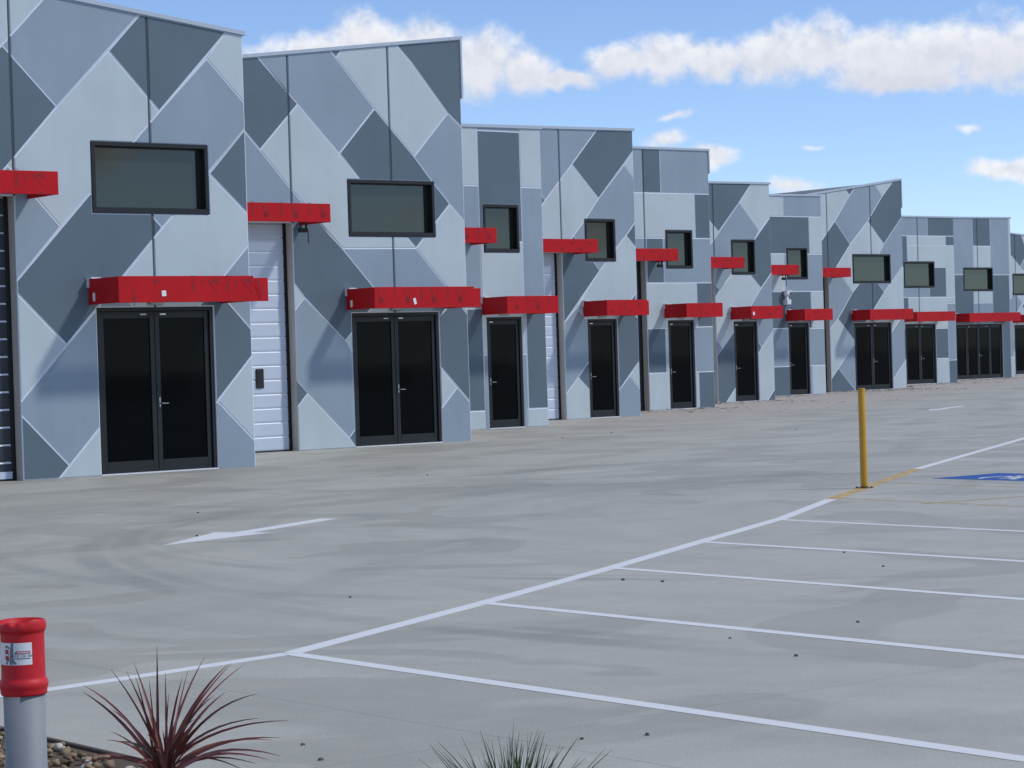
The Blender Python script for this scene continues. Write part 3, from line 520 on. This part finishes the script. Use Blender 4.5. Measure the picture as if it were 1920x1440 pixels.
def door_set(unit, r, leaves, label=None):
    x0, x1, _, z1 = r; t_ = .055; y0, y1 = .012, .12
    fr = boxes('entrance_door', [(x0,x0+t_,y0,y1,.0,z1),(x1-t_,x1,y0,y1,.0,z1),(x0+t_,x1-t_,y0,y1,z1-t_,z1)], unit, ['dark_frame'], .004)
    boxes('threshold', [(x0,x1,-.02,.10,.001,.018)], fr, ['white_metal'])
    wl = (x1-x0-2*t_)/leaves
    for i in range(leaves):
        a0 = x0+t_+i*wl+.004; a1_ = a0+wl-.008; s = .075; b0, b1 = .045, .09
        boxes('leaf_frame', [(a0,a0+s,b0,b1,.022,z1-t_-.004),(a1_-s,a1_,b0,b1,.022,z1-t_-.004),(a0+s,a1_-s,b0,b1,.022,.185),(a0+s,a1_-s,b0,b1,z1-t_-.105,z1-t_-.004)], fr, ['dark_frame'], .004)
        boxes('pane', [(a0+s-.004,a1_-s+.004,.066,.074,.18,z1-t_-.10)], fr, ['door_glass'])
        near = (leaves == 1 and i == 0) or (leaves == 2) or (leaves == 4 and i in (1, 2))
        cx = (a1_-.18 if i % 2 == 0 else a0+.14) if leaves > 1 else a0+.10
        if near: boxes('closer_label', [(cx-.05,cx+.05,.041,.045,z1-t_-.058,z1-t_-.038)], fr, ['sticker'])
    hx = x0+t_+.045 if leaves == 1 else x0+t_+wl*(leaves//2)+.05
    boxes('handle', [(hx-.012,hx+.012,.036,.045,.95,1.10,0),(hx-.008,hx+.008,-.02,.036,1.0,1.016,0),(hx-.008,hx+.11,-.03,-.014,1.0,1.014,0)], fr, ['steel'], .003)
    return fr

def roller(unit, x0, x1, kind):
    m_ = 'roller_white' if kind == 'w' else 'roller_dark'
    fr = boxes('roller_door', [(x1-.07,x1-.004,.20,.26,.0,3.99),(x0+.004,x0+.07,.20,.26,.0,3.99),(x0,x1,.235,.25,.0,4.05)], unit, ['rubber'])
    n_ = 16; h = 3.98/n_
    me = None
    for i in range(n_):
        z0 = .02+i*h; a0, a1_ = x0+.072, x1-.072; y = .192
        if me is None:
            vs, fs = [], []
            prof = [(.016,0.),(.005,.008),(.0,.03),(.0,h-.026),(.016,h-.008),(.018,h-.0005)]
            for x in (a0, a1_):
                for (py, pz) in prof: vs.append((x, y+py, pz))
            k_ = len(prof)
            for j in range(k_-1): fs.append((j, k_+j, k_+j+1, j+1))
            me = bpy.data.meshes.new('slat'); me.from_pydata(vs, [], fs); me.update()
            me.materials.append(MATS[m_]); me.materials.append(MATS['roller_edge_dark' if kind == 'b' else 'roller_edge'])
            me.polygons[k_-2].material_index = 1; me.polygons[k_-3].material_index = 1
        o = bpy.data.objects.new('slat', me); C.objects.link(o); o.parent = fr; o.location = (0, 0, z0)
    boxes('bottom_seal', [(x0+.07,x1-.07,.188,.22,.001,.024)], fr, ['rubber'])
    if kind == 'w':
        boxes('lock_plate', [(x1-.72,x1-.56,.165,.191,1.12,1.46)], fr, ['rubber'], .012)
    elif kind == 'd': boxes('bottom_bar', [(x0+.07,x1-.07,.178,.19,.03,.13)], fr, ['roller_white'])
    return fr

def font_mesh(txt, size):
    cu = bpy.data.curves.new('txt', 'FONT'); cu.body = txt; cu.size = size; cu.align_x = 'CENTER'; cu.align_y = 'CENTER'; cu.resolution_u = 2
    o = bpy.data.objects.new('txt', cu); C.objects.link(o)
    dg = bpy.context.evaluated_depsgraph_get(); me = bpy.data.meshes.new_from_object(o.evaluated_get(dg))
    bpy.data.objects.remove(o); bpy.data.curves.remove(cu); me.name = 'print'
    return me
def ring_pts(cx, cz, r, n_=14): return [(cx+r*math.cos(2*math.pi*i/n_), cz+r*math.sin(2*math.pi*i/n_)) for i in range(n_+1)]
def flat_strokes(strokes, y):
    vs, fs = [], []
    for pl, w in strokes:
        for i in range(len(pl)-1):
            p, q_ = Vector(pl[i]), Vector(pl[i+1]); t_ = q_-p
            if t_.length < 1e-6: continue
            t_.normalize(); n_ = Vector((-t_.y, t_.x))*w/2; b_ = len(vs)
            for a_ in (p-n_-t_*w*.3, q_-n_+t_*w*.3, q_+n_+t_*w*.3, p+n_-t_*w*.3): vs.append((a_.x, y, a_.y))
            fs.append((b_, b_+1, b_+2, b_+3))
    return vs, fs

TXT = font_mesh('LUMIN', .085); TXT.materials.append(MATS['red_print'])
def canopy(unit, x0, x1, z0, z1, ext=None, marks='drops', stickers=(), side_sticker=False, light=None, seed=0):
    dp = .90; t_ = .035; rnd = random.Random(seed)
    bl = [(x0,x1,-dp,-dp+t_,z0,z1),(x0,x0+t_,-dp+t_,-.02,z0+.003,z1-.003),(x1-t_,x1,-dp+t_,-.02,z0+.003,z1-.003)]
    ca = boxes('canopy', bl, unit, ['red_film'], .004)
    if ext:
        boxes('fascia_end', [(x1-.02,ext,-dp+.04,-dp+.075,z0+.004,z1-.03)], ca, ['red_film'], .004)
    # wall channel, top flashing and clear roof sheet
    boxes('wall_channel', [(x0+t_,x1-t_,-.075,-.018,z0+.12,z0+.20),(x0-.025,x0+.13,-.17,-.018,z1-.002,z1+.018),(x0-.025,x0-.004,-.06,-.018,z0+.25,z1-.002)], ca, ['white_metal'])
    boxes('roof_sheet', [(x0+t_+.002,x1-t_-.002,-dp+t_+.004,-.02,z1-.10,z1-.094)], ca, ['poly_sheet'])
    st = []
    yy = -dp-.003; h = z1-z0; Lg = x1-x0
    def put_text(cx, cz, s=1.):
        o = bpy.data.objects.new('film_print', TXT); C.objects.link(o); o.parent = ca
        o.location = (cx, yy, cz); o.rotation_euler = (R(90), R(90), 0); o.scale = (s, s, s)
    if marks == 'drops':
        x = x0+.12+rnd.random()*.15; i = 0
        while x < x1-.12:
            st.append((ring_pts(x, z0+h*.38, .040), .016)); st.append(([(x-.02,z0+h*.34),(x,z0+h*.46),(x+.02,z0+h*.34),(x-.02,z0+h*.34)], .010))
            st.append(([(x-.02,z0+h*.5),(x-.05,z0+h*.75),(x-.09,z0+h*.97)], .018)); st.append(([(x+.05,z0+h*.6),(x+.10,z0+h*.95)], .008))
            if x+.32 < x1-.1: put_text(x+.30, z0+h*.70, .9)
            x += .58
    elif marks == 'arrows':
        for i, f_ in enumerate((.28, .62, .88)):
            x = x0+Lg*f_; zc = z0+h*(.78 if i == 0 else .55)
            if i == 0: st.append(([(x-.05,zc),(x+.05,zc)], .014)); st.append(([(x-.02,zc+.03),(x-.055,zc),(x-.02,zc-.03)], .014))
            else:
                st.append(([(x-.05,z0+h*.78),(x+.0,z0+h*.78),(x-.025,z0+h*.66),(x-.05,z0+h*.78)], .007)); st.append(([(x+.06,z0+h*.9),(x+.24,z0+h*.3)], .008))
                st.append(([(x+.10,z0+h*.7),(x+.16,z0+h*.85),(x+.24,z0+h*.7),(x+.2,z0+h*.95)], .016)); put_text(x-.18, z0+h*.68)
        put_text(x0+Lg*.11, z0+h*.2, .9)
        for f_ in (.36, .6, .8, .93): st.append(([(x0+Lg*f_-.04,z0+.012),(x0+Lg*f_+.02,z0+.03)], .014))
        if ext: st.append(([(x1+.06,z1-.06),(x1+.12,z1-.16),(x1+.16,z1-.28)], .02))
    else:
        for i in range(int(Lg/.27)):
            x = x0+.16+i*.29
            st.append((ring_pts(x, z0+(.7 if i % 2 else .28)*h, .022, 8), .018))
            if i % 3 == 1: put_text(x+.12, z0+h*.55, .7)
    vs, fs = flat_strokes(st, yy)
    if vs: pydata('film_print', vs, fs, ca, ['red_print'])['kind'] = 'stuff'
    for (fx, fz, sx, sz, ang) in stickers:
        cx, cz = x0+Lg*fx, z0+h*fz; c_, s_ = math.cos(ang), math.sin(ang)
        pydata('sticker', [(cx+c_*a_-s_*b_, yy-.002, cz+s_*a_+c_*b_) for a_, b_ in ((-sx,-sz),(sx,-sz),(sx,sz),(-sx,sz))], [(0,1,2,3)], ca, ['sticker'])
    if side_sticker: boxes('sticker', [(x0-.004,x0-.002,-.22,-.15,z0+.05,z0+.17)], ca, ['sticker'])
    if light is not None:
        bm = bmesh.new(); bmesh.ops.create_uvsphere(bm, u_segments=18, v_segments=8, radius=.5)
        for v in bm.verts: v.co = Vector((v.co.x*.26, v.co.y*.12, v.co.z*.10))
        me = bpy.data.meshes.new('wall_light'); bm.to_mesh(me); bm.free()
        for p in me.polygons: p.use_smooth = True
        o = link('wall_light', me, unit, ['lamp_body']); o.location = (light, -.06, z0+.035)
        boxes('light_base', [(-.14,.14,.012,.045,-.02,.035)], o, ['dark_frame'], .01)
    return ca

for i, d in enumerate(UNITS):
    if d['jamb'] is None: d['jamb'] = {2: 3.70, 6: 4.22, 8: 4.43, 9: 3.70, 10: 4.65}[i] + d['dx']
    un = empty('warehouse_unit', W(d['u0'], d['off']), RZ, LABELS[i], 'warehouse', 'warehouse units in the stepped row')
    wall, x_l, top = facade(un, d)
    nd = UNITS[i+1] if i+1 < len(UNITS) else None
    cap_strip(un, d['W'], top, nd['zl'] if nd else 4.)
    body_shell(un, d['W'], top)
    window(un, d['win'])
    wide = d['door'][1]-d['door'][0]
    door_set(un, d['door'], 1 if wide < 1.3 else (2 if wide < 2.6 else 4))
    roller(un, x_l, d['jamb'], 'd' if i == 0 else ('b' if i in (4, 7) else 'w'))
    lx = {0: (5.0,7.23,7.50), 1: (4.98,7.18,7.36), 2: (4.33,5.74,None), 3: (4.04,5.33,5.42), 4: (3.94,5.26,None), 5: (4.41,5.72,None), 6: (4.84,6.15,None), 7: (3.16,5.37,None), 8: (5.37,7.59,None), 9: (4.83,8.15,None), 10: (5.7,8.3,None)}[i]
    lx = tuple(v+d['dx'] if v else None for v in lx)
    mk = 'arrows' if i == 0 else ('drops' if i in (1, 2) else 'dots')
    stk = {0: [(.325,.34,.035,.04,.05)], 1: [(.395,.32,.028,.055,.25)], 5: [(.08,.42,.035,.05,.1)]}.get(i, [])
    canopy(un, lx[0], lx[1], 2.455, 2.83, lx[2], mk, stk, i in (0, 1), (d['door'][0]+d['door'][1])/2, i)
    if i >= 8: continue
    ux = {0: 4.12, 1: 4.11, 2: 4.11, 3: 3.82, 4: 3.71, 5: 4.19, 6: 4.63, 7: 2.27}.get(i, d['jamb']+.25-d['dx']) + d['dx']
    canopy(un, max(.1, x_l-.1), ux, 3.955, 4.275, None, 'arrows' if i == 0 else ('drops' if i in (1, 2) else 'dots'), [(.40,.12,.045,.035,-.15)] if i == 1 else [], False, None, 20+i)

# ------------------------------------------------------------------ lamps and camera fixed to the units
def flood(i, x, label, cable=True):
    d = UNITS[i]
    o = empty('floodlight', W(d['u0']+d['dx']+x, d['off']+.62, 3.80), RZ, label, 'floodlight', 'floodlights under the upper canopies')
    o.scale = (.75, .75, .75); o.location.z += .03
    boxes('housing', [(-.13,.09,-.05,.05,-.05,.05)], o, ['rubber'], .015)
    boxes('bracket', [(.06,.085,-.015,.015,.04,.19),(-.08,-.06,-.015,.015,.04,.19)], o, ['rubber'])
    if cable:
        vs, fs = tube([(.12,0,.18),(.10,.01,.08),(.13,0,0),(.13,0,-.12),(.135,0,-.30)], .012, 6)
        pydata('cable', vs, fs, o, ['rubber'])
flood(1, 3.72, 'black floodlight with a dangling cable under the upper canopy of the second unit')
flood(4, 3.30, 'black floodlight with a dangling cable in front of the fifth unit\'s window')
flood(6, 4.22, 'small black floodlight below the upper canopy of the camera-fitted unit', True)
d = UNITS[6]
sc = empty('security_camera', W(d['u0']+d['dx']+4.83, d['off']+.02, 2.90), RZ, 'white dome security camera on a bracket above the red canopy', 'camera')
boxes('junction_box', [(-.10,.10,-.20,0,.10,.27)], sc, ['white_metal'], .012)
boxes('bracket', [(-.05,.04,-.14,-.03,.27,.40)], sc, ['white_metal'], .01)
bm = bmesh.new(); bmesh.ops.create_uvsphere(bm, u_segments=16, v_segments=10, radius=.11)
for v in bm.verts: v.co = Vector((v.co.x*1.0, v.co.y*1.0, v.co.z*.85))
me = bpy.data.meshes.new('dome'); bm.to_mesh(me); bm.free()
for p in me.polygons: p.use_smooth = True
dome = link('dome', me, sc, ['white_metal']); dome.location = (-.02, -.10, .47)
boxes('sun_hood', [(-.11,.17,-.20,0,.53,.56)], sc, ['white_metal'], .008)
lathe('lens', [(.0,.0),(.045,.0),(.05,.03),(.0,.035)], sc, ['rubber'], 14, (.06,-.165,.44), False)

# ------------------------------------------------------------------ yellow post
yb = empty('yellow_bollard', (3.735, 25.36, 0), RZ, 'tall yellow steel bollard standing on the yellow line', 'bollard')
mat('yellow_paint', (.50, .26, .010), .45, var=.08, vscale=5)
lathe('post', [(.0,.012),(.038,.012),(.0385,.03),(.038,1.05),(.037,1.052)], yb, ['yellow_paint'], 24, cap=False)
lathe('cap', [(.037,1.052),(.038,1.056),(.0375,1.066),(.034,1.069),(.0,1.070)], yb, ['yellow_paint'], 24, cap=False)
pl = boxes('base_plate', [(-.07,.07,-.07,.07,.0,.008)], yb, ['timber'], .002)
for sx in (-1, 1):
    for sy in (-1, 1): lathe('bolt', [(.008,.008),(.008,.017),(.005,.020)], pl, ['timber'], 8, (sx*.055, sy*.055, 0))

# ------------------------------------------------------------------ red-topped post at the garden bed
rb = empty('bollard', (-1.155, 5.5, 0), 0, 'grey steel bollard with a red plastic sleeve and white sticker in the gravel', 'bollard')
mat('galvanised', (.215, .235, .255), .62, metal=.0, var=.10, vscale=14)
mat('red_plastic', (.54, .014, .022), .55, var=.10, vscale=25, spec=.35)
lathe('post', [(.048,.0),(.048,.80)], rb, ['galvanised'], 40)
prof = [(.0488,.757),(.0520,.757),(.0532,.761),(.0535,.768),(.0545,.772),(.0560,.776),(.0566,.781),(.0562,.786),(.0545,.790),(.0520,.793),(.0508,.796),(.0505,.800),(.0503,.83),(.0502,.86),(.0502,.896),(.0506,.900),(.0520,.903),(.0542,.906),(.0555,.911),(.0556,.918),(.0546,.925),(.0525,.929),(.0500,.930),(.044,.929),(.041,.915),(.039,.90),(.0,.898)]
sl = lathe('sleeve', prof, rb, ['red_plastic'], 64, cap=False)
for v in sl.data.vertices:      # the torn, dented rim
    r_ = math.hypot(v.co.x, v.co.y); an = math.atan2(v.co.y, v.co.x)
    if v.co.z > .903:
        k_ = (v.co.z-.903)/.026
        dent = .010*math.exp(-((an+1.75)/.16)**2) + .008*math.exp(-((an+2.6)/.45)**2) - .004*math.exp(-((an+.75)/.35)**2) + .004*math.exp(-((an+1.25)/.2)**2)
        v.co.z -= dent*k_
        if an > -1.1 and an < 0: v.co.x *= 1+.02*k_; v.co.y *= 1+.02*k_
# white sticker with its figure, red bar and number, wrapped round the sleeve
def wrap(a0, z, r): return (r*math.cos(a0), r*math.sin(a0), z)
def wrapped(name, pl, r, mt, par, n_=1):
    vs = [wrap(p[0], p[1], r) for p in pl]; return pydata(name, vs, [tuple(range(len(vs)))], par, [mt])
A0, A1 = R(-90-66), R(-90+36)
def sgrid(name, a0, a1, z0, z1, r, mt, par, n_=12):
    vs, fs = [], []
    for i in range(n_+1):
        a_ = a0+(a1-a0)*i/n_; vs += [wrap(a_, z0, r), wrap(a_, z1, r)]
    for i in range(n_): fs.append((2*i, 2*i+2, 2*i+3, 2*i+1))
    return pydata(name, vs, fs, par, [mt], True)
mat('logo_grey', (.16, .19, .22), .6); mat('logo_red', (.42, .03, .05), .6); mat('ink', (.10, .09, .14), .6)
stick = sgrid('sticker', A0, A1, .830, .881, .0506, 'sticker', rb)
aa = lambda f_: A0+(A1-A0)*f_
zz = lambda f_: .830+.051*f_
sgrid('red_bar', aa(.58), aa(.95), zz(.50), zz(.63), .0509, 'logo_red', stick)
sgrid('bar_print', aa(.61), aa(.92), zz(.545), zz(.585), .0511, 'sticker', stick)
sgrid('small_print', aa(.52), aa(.95), zz(.27), zz(.31), .0509, 'ink', stick)
sgrid('logo_letter', aa(.26), aa(.38), zz(.22), zz(.70), .0509, 'logo_red', stick, 6)
sgrid('logo_letter_counter', aa(.28), aa(.36), zz(.42), zz(.50), .0511, 'sticker', stick, 4)
for pl in ([(.40,.02),(.50,.02),(.52,.62),(.42,.66)], [(.42,.66),(.46,1.0),(.52,1.0),(.52,.62)], [(.50,.30),(.60,.06),(.54,.02),(.46,.2)], [(.40,.25),(.32,.02),(.26,.06),(.38,.35)], [(.42,.62),(.60,.58),(.60,.48),(.42,.48)], [(.26,.84),(.32,.90),(.42,.80),(.40,.72),(.33,.80),(.28,.76)]):
    wrapped('logo_figure', [(aa(p[0]), zz(p[1])) for p in pl], .0510, 'logo_grey', stick)
num = font_mesh('0418 330 004', .0095)
for v in num.vertices:
    an = aa(.745) + v.co.x/.0509; z_ = zz(.40)+v.co.y; v.co = Vector(wrap(an, z_, .0510))
link('phone_number', num, stick, ['ink'])

# ------------------------------------------------------------------ garden bed
bed = pydata('garden_bed', [(*dn(.6,-16.), .003), (*dn(4.44,-16.), .003), (*dn(4.44,-1.5), .003), (*dn(.6,-1.5), .003)], [(0,3,2,1)], None, ['soil']); bed['kind'] = 'structure'
eb = boxes('garden_edging', [(-.012,.012,-16,-1.5,0,.016)], None, ['timber'], .003)
eb.matrix_world = Matrix(((D.x,N.x,0,D.x*4.455),(D.y,N.y,0,D.y*4.455),(0,0,1,0),(0,0,0,1)))
tag(eb, 'thin dark timber edging between gravel bed and concrete', 'edging')
pm = bpy.data.materials.new('pebbles'); pm.use_nodes = True; t = pm.node_tree; k = G(t)
at = k.n('ShaderNodeAttribute', attribute_name='tone'); cr = k.n('ShaderNodeValToRGB')
for p_, c_ in ((0,(.07,.055,.04)),(.25,(.16,.115,.065)),(.5,(.26,.19,.11)),(.72,(.34,.27,.17)),(.88,(.44,.39,.31)),(1,(.55,.53,.49))):
    e_ = cr.color_ramp.elements[0] if p_ == 0 else (cr.color_ramp.elements[-1] if p_ == 1 else cr.color_ramp.elements.new(p_)); e_.position = p_; e_.color = (*c_, 1)
t.links.new(at.outputs['Fac'], cr.inputs[0])
geo = k.n('ShaderNodeNewGeometry')
t.links.new(k.mix(1., cr.outputs[0], k.mix(k.noise(geo.outputs['Position'], 120, 3, .6), (.6,.6,.6), (1.35,1.3,1.25)), 'MULTIPLY'), t.nodes['Principled BSDF'].inputs['Base Color'])
t.nodes['Principled BSDF'].inputs['Roughness'].default_value = .7
MATS['pebbles'] = pm
bm = bmesh.new(); bmesh.ops.create_icosphere(bm, subdivisions=2, radius=1.); sv = [v.co.copy() for v in bm.verts]; sf = [tuple(v.index for v in f_.verts) for f_ in bm.faces]; bm.free()
rnd = random.Random(3); vs, fs, tone = [], [], []
for i in range(6000):
    u = rnd.uniform(1.6, 4.40); n_ = rnd.uniform(-10.8, -4.4)
    s = rnd.uniform(.011, .021)*(1.25 if rnd.random() < .15 else 1); p = D*u+N*n_
    layer = rnd.random(); z = .006+layer*.022
    R3 = Matrix.Rotation(rnd.uniform(0, 6.28), 3, 'Z') @ Matrix.Rotation(rnd.uniform(-.6, .6), 3, 'X')
    sc3 = Vector((rnd.uniform(.8, 1.45), rnd.uniform(.75, 1.1), rnd.uniform(.55, .85))); off_ = Vector((rnd.uniform(0, 50), 0, 0)); b_ = len(vs)
    for c_ in sv:
        q_ = c_*(1+.45*noise.noise(c_*1.3+off_)); q_ = R3 @ Vector((q_.x*sc3.x, q_.y*sc3.y, q_.z*sc3.z)); vs.append((p.x+q_.x*s, p.y+q_.y*s, z+q_.z*s))
    fs += [tuple(b_+j for j in f_) for f_ in sf]; tone.append(min(1, max(0, rnd.gauss(.48, .25))) if rnd.random() > .09 else 1.)
gv = pydata('gravel', vs, fs, None, ['pebbles'], True)
at_ = gv.data.attributes.new('tone', 'FLOAT', 'POINT'); nv = len(sv)
at_.data.foreach_set('value', [tone[i//nv] for i in range(len(vs))])
gv['kind'] = 'stuff'; gv['label'] = 'brown and cream pebble mulch in the garden bed'; gv['category'] = 'gravel'

# ------------------------------------------------------------------ red cordyline
def blade(base, tip, bend, w, n_=9, fold=.35, twist=0.):
    base, tip, bend = Vector(base), Vector(tip), Vector(bend); vs, fs = [], []
    for i in range(n_+1):
        t_ = i/n_; p = base*(1-t_)**2 + bend*2*t_*(1-t_) + tip*t_**2
        tg = ((bend-base)*(1-t_) + (tip-bend)*t_).normalized()
        sd_ = tg.cross(Vector((math.sin(twist), -math.cos(twist), .35))).normalized(); nr = sd_.cross(tg)
        ww = w*min(1, .45+t_*2.2)*(1-t_**2.6)*.5 + .0004
        vs += [tuple(p+sd_*ww+nr*ww*fold), tuple(p), tuple(p-sd_*ww+nr*ww*fold)]
    for i in range(n_):
        for j in (0, 1): fs.append((3*i+j, 3*i+3+j, 3*i+4+j, 3*i+1+j))
    return vs, fs
cm = []
for i, c_ in enumerate(((.085,.020,.017),(.15,.036,.030),(.27,.095,.080),(.11,.025,.021))):
    cm.append('leaf_red_%d' % i); mat(cm[-1], c_, .42, var=.25, vscale=30)
mat('leaf_dry', (.10, .075, .06), .8)
cp = empty('cordyline', (-1.25, 8.2, 0), 0, 'spiky dark red cordyline plant in the gravel bed', 'plant')
TIPS = [(520,500),(505,550),(740,380),(862,375),(895,330),(905,420),(1025,250),(1065,430),(985,450),(1305,355),(1200,430),(1500,360),(1480,400),(1580,395),(1690,545),(1700,695),(1850,765),(1800,870),(1830,940),(1740,900),(1650,1020),(1750,990),(1430,590),(1385,690),(1400,560),(1210,430),(950,590),(1140,580),(870,830),(1180,760),(1330,560),(1600,1060),(430,1010),(560,940),(660,1080),(1280,700),(1090,560)]
rnd = random.Random(5)
lathe('stem', [(.020,0),(.024,.03),(.018,.08),(.006,.11)], cp, ['leaf_dry'], 12)
def add_leaf(tip, w, mt, dy, sag):
    b0 = Vector((rnd.uniform(-.02,.02), rnd.uniform(-.02,.02), rnd.uniform(.05,.11)))
    tp = Vector((tip[0], dy, tip[1])); mid = b0.lerp(tp, .45) + Vector((-tip[0]*.10, -dy*.25, sag))
    vs, fs = blade(b0, tp, mid, w, twist=rnd.uniform(-.5,.5)); pydata('leaf', vs, fs, cp, [mt], True)
for (X_, Y_) in TIPS:
    tx, tz = (X_-1040)/1858., (1260-Y_)/1858.
    add_leaf((tx, tz), rnd.uniform(.008,.0135), rnd.choice(cm), rnd.uniform(-.16,.12), .02+abs(tx)*.25*rnd.uniform(.5,1.2))
for i in range(15):
    an = rnd.uniform(0, 2*math.pi); el = rnd.uniform(.25, 1.35); ln = rnd.uniform(.18, .40)
    add_leaf((math.cos(an)*math.cos(el)*ln, .06+math.sin(el)*ln), rnd.uniform(.007,.011), rnd.choice(cm), math.sin(an)*math.cos(el)*ln, .03+.05*(1.4-el))
add_leaf((-.15,.225), .012, 'leaf_dry', -.05, .07)

# ------------------------------------------------------------------ green tussock
gt = empty('grass_tussock', (-.035, 7.0, 0), 0, 'green spiky grass tussock at the bottom edge of the picture', 'plant')
mat('grass_green', (.075, .125, .05), .5, var=.3, vscale=25); mat('grass_straw', (.11, .10, .05), .6)
rnd = random.Random(9)
for nm, mt, cnt_ in (('blades', 'grass_green', 150), ('dry_blades', 'grass_straw', 12)):
    VS, FS = [], []
    for i in range(cnt_):
        fx = rnd.gauss(0, .75); fx = max(-1.5, min(1.5, fx)); ln = rnd.uniform(.25, .42)
        an = fx*.42; dy = rnd.uniform(-.55, .45)
        tip = Vector((math.sin(an)*ln*1.25, dy*ln*.6, math.cos(an)*ln*math.cos(dy*.6)))
        b0 = Vector((rnd.uniform(-.04,.04)+fx*.015, rnd.uniform(-.04,.04), 0)); md = b0.lerp(tip, .5)+Vector((-tip.x*.15, -tip.y*.2, .03))
        vs, fs = blade(b0, tip, md, rnd.uniform(.0042,.0065), 6, .5, rnd.uniform(-1,1)); o_ = len(VS); VS += vs; FS += [tuple(o_+j for j in f_) for f_ in fs]
    o = pydata(nm, VS, FS, gt, [mt], True); o['kind'] = 'stuff'

# ------------------------------------------------------------------ loose stones and litter on the concrete
PEB = [(-2.86, 21.2), (-1.08, 15.2), (0.23, 9.28), (0.49, 9.33), (-0.87, 9.35), (-0.77, 8.98), (0.7, 15.8), (1.35, 11.6), (1.1, 12.4), (1.85, 12.95), (2.5, 16.2), (2.4, 17.4), (0.95, 15.6), (-3.3, 24.6), (-1.15, 31.2), (0.9, 44.0), (1.9, 46.0), (5.3, 44.5)]
rnd = random.Random(11); mat('pebble_dark', (.10, .085, .07), .8, var=.3, vscale=60)
pbm = []
for j in range(3):
    vs = []
    for c_ in sv:
        q_ = c_*(1+.35*noise.noise(c_*1.2+Vector((j*9., 0, 0)))); vs.append((q_.x, q_.y*.8, max(-.35, q_.z*.6)))
    me = bpy.data.meshes.new('pebble'); me.from_pydata(vs, [], sf); me.update(); me.materials.append(MATS['pebble_dark']); pbm.append(me)
for (x, y) in PEB:
    o = bpy.data.objects.new('pebble', rnd.choice(pbm)); C.objects.link(o); s = rnd.uniform(.007, .013)*(1+y*.012)
    o.scale = (s, s, s); o.location = (x, y, s*.34); o.rotation_euler = (0, 0, rnd.uniform(0, 6))
    tag(o, 'small dark pebble lying loose on the pale concrete', 'pebble', 'loose pebbles on the concrete')
vs, fs = [], []
rnd = random.Random(4)
for i in range(1300):
    k_ = rnd.choice((4, 5, 6, 7, 7, 8, 8, 9, 9, 10)); d = UNITS[k_]
    u = d['u0']+rnd.uniform(1.5, d['W']); n_ = d['off']+.05+rnd.expovariate(.8)
    p = W(u, n_, .004); s = rnd.uniform(.02, .09); an = rnd.uniform(0, 6.28); b_ = len(vs)
    for (a_, c_) in ((-1,-.4),(.2,-.6),(1,.1),(.3,.6),(-.7,.4)):
        vs.append((p.x+s*(a_*math.cos(an)-c_*math.sin(an)), p.y+s*(a_*math.sin(an)+c_*math.cos(an)), .005+rnd.uniform(0,.012)))
    fs.append(tuple(range(b_, b_+5)))
for i in range(260):
    cx = rnd.gauss(0, 1.0); cy = rnd.gauss(0, .35); p = W(64.6+cx*.6, -59.9+cy, 0); s = rnd.uniform(.03, .09); b_ = len(vs); an = rnd.uniform(0, 6.28)
    for (a_, c_) in ((-1,-.4),(.2,-.6),(1,.1),(.3,.6),(-.7,.4)):
        vs.append((p.x+s*(a_*math.cos(an)-c_*math.sin(an)), p.y+s*(a_*math.sin(an)+c_*math.cos(an)), .005+rnd.uniform(0,.03)))
    fs.append(tuple(range(b_, b_+5)))
mat('litter', (.13, .085, .06), .9, var=.3, vscale=3)
o = pydata('leaf_litter', vs, fs, None, ['litter']); o['kind'] = 'stuff'; o['label'] = 'dry brown leaf litter along the foot of the far units'; o['category'] = 'litter'
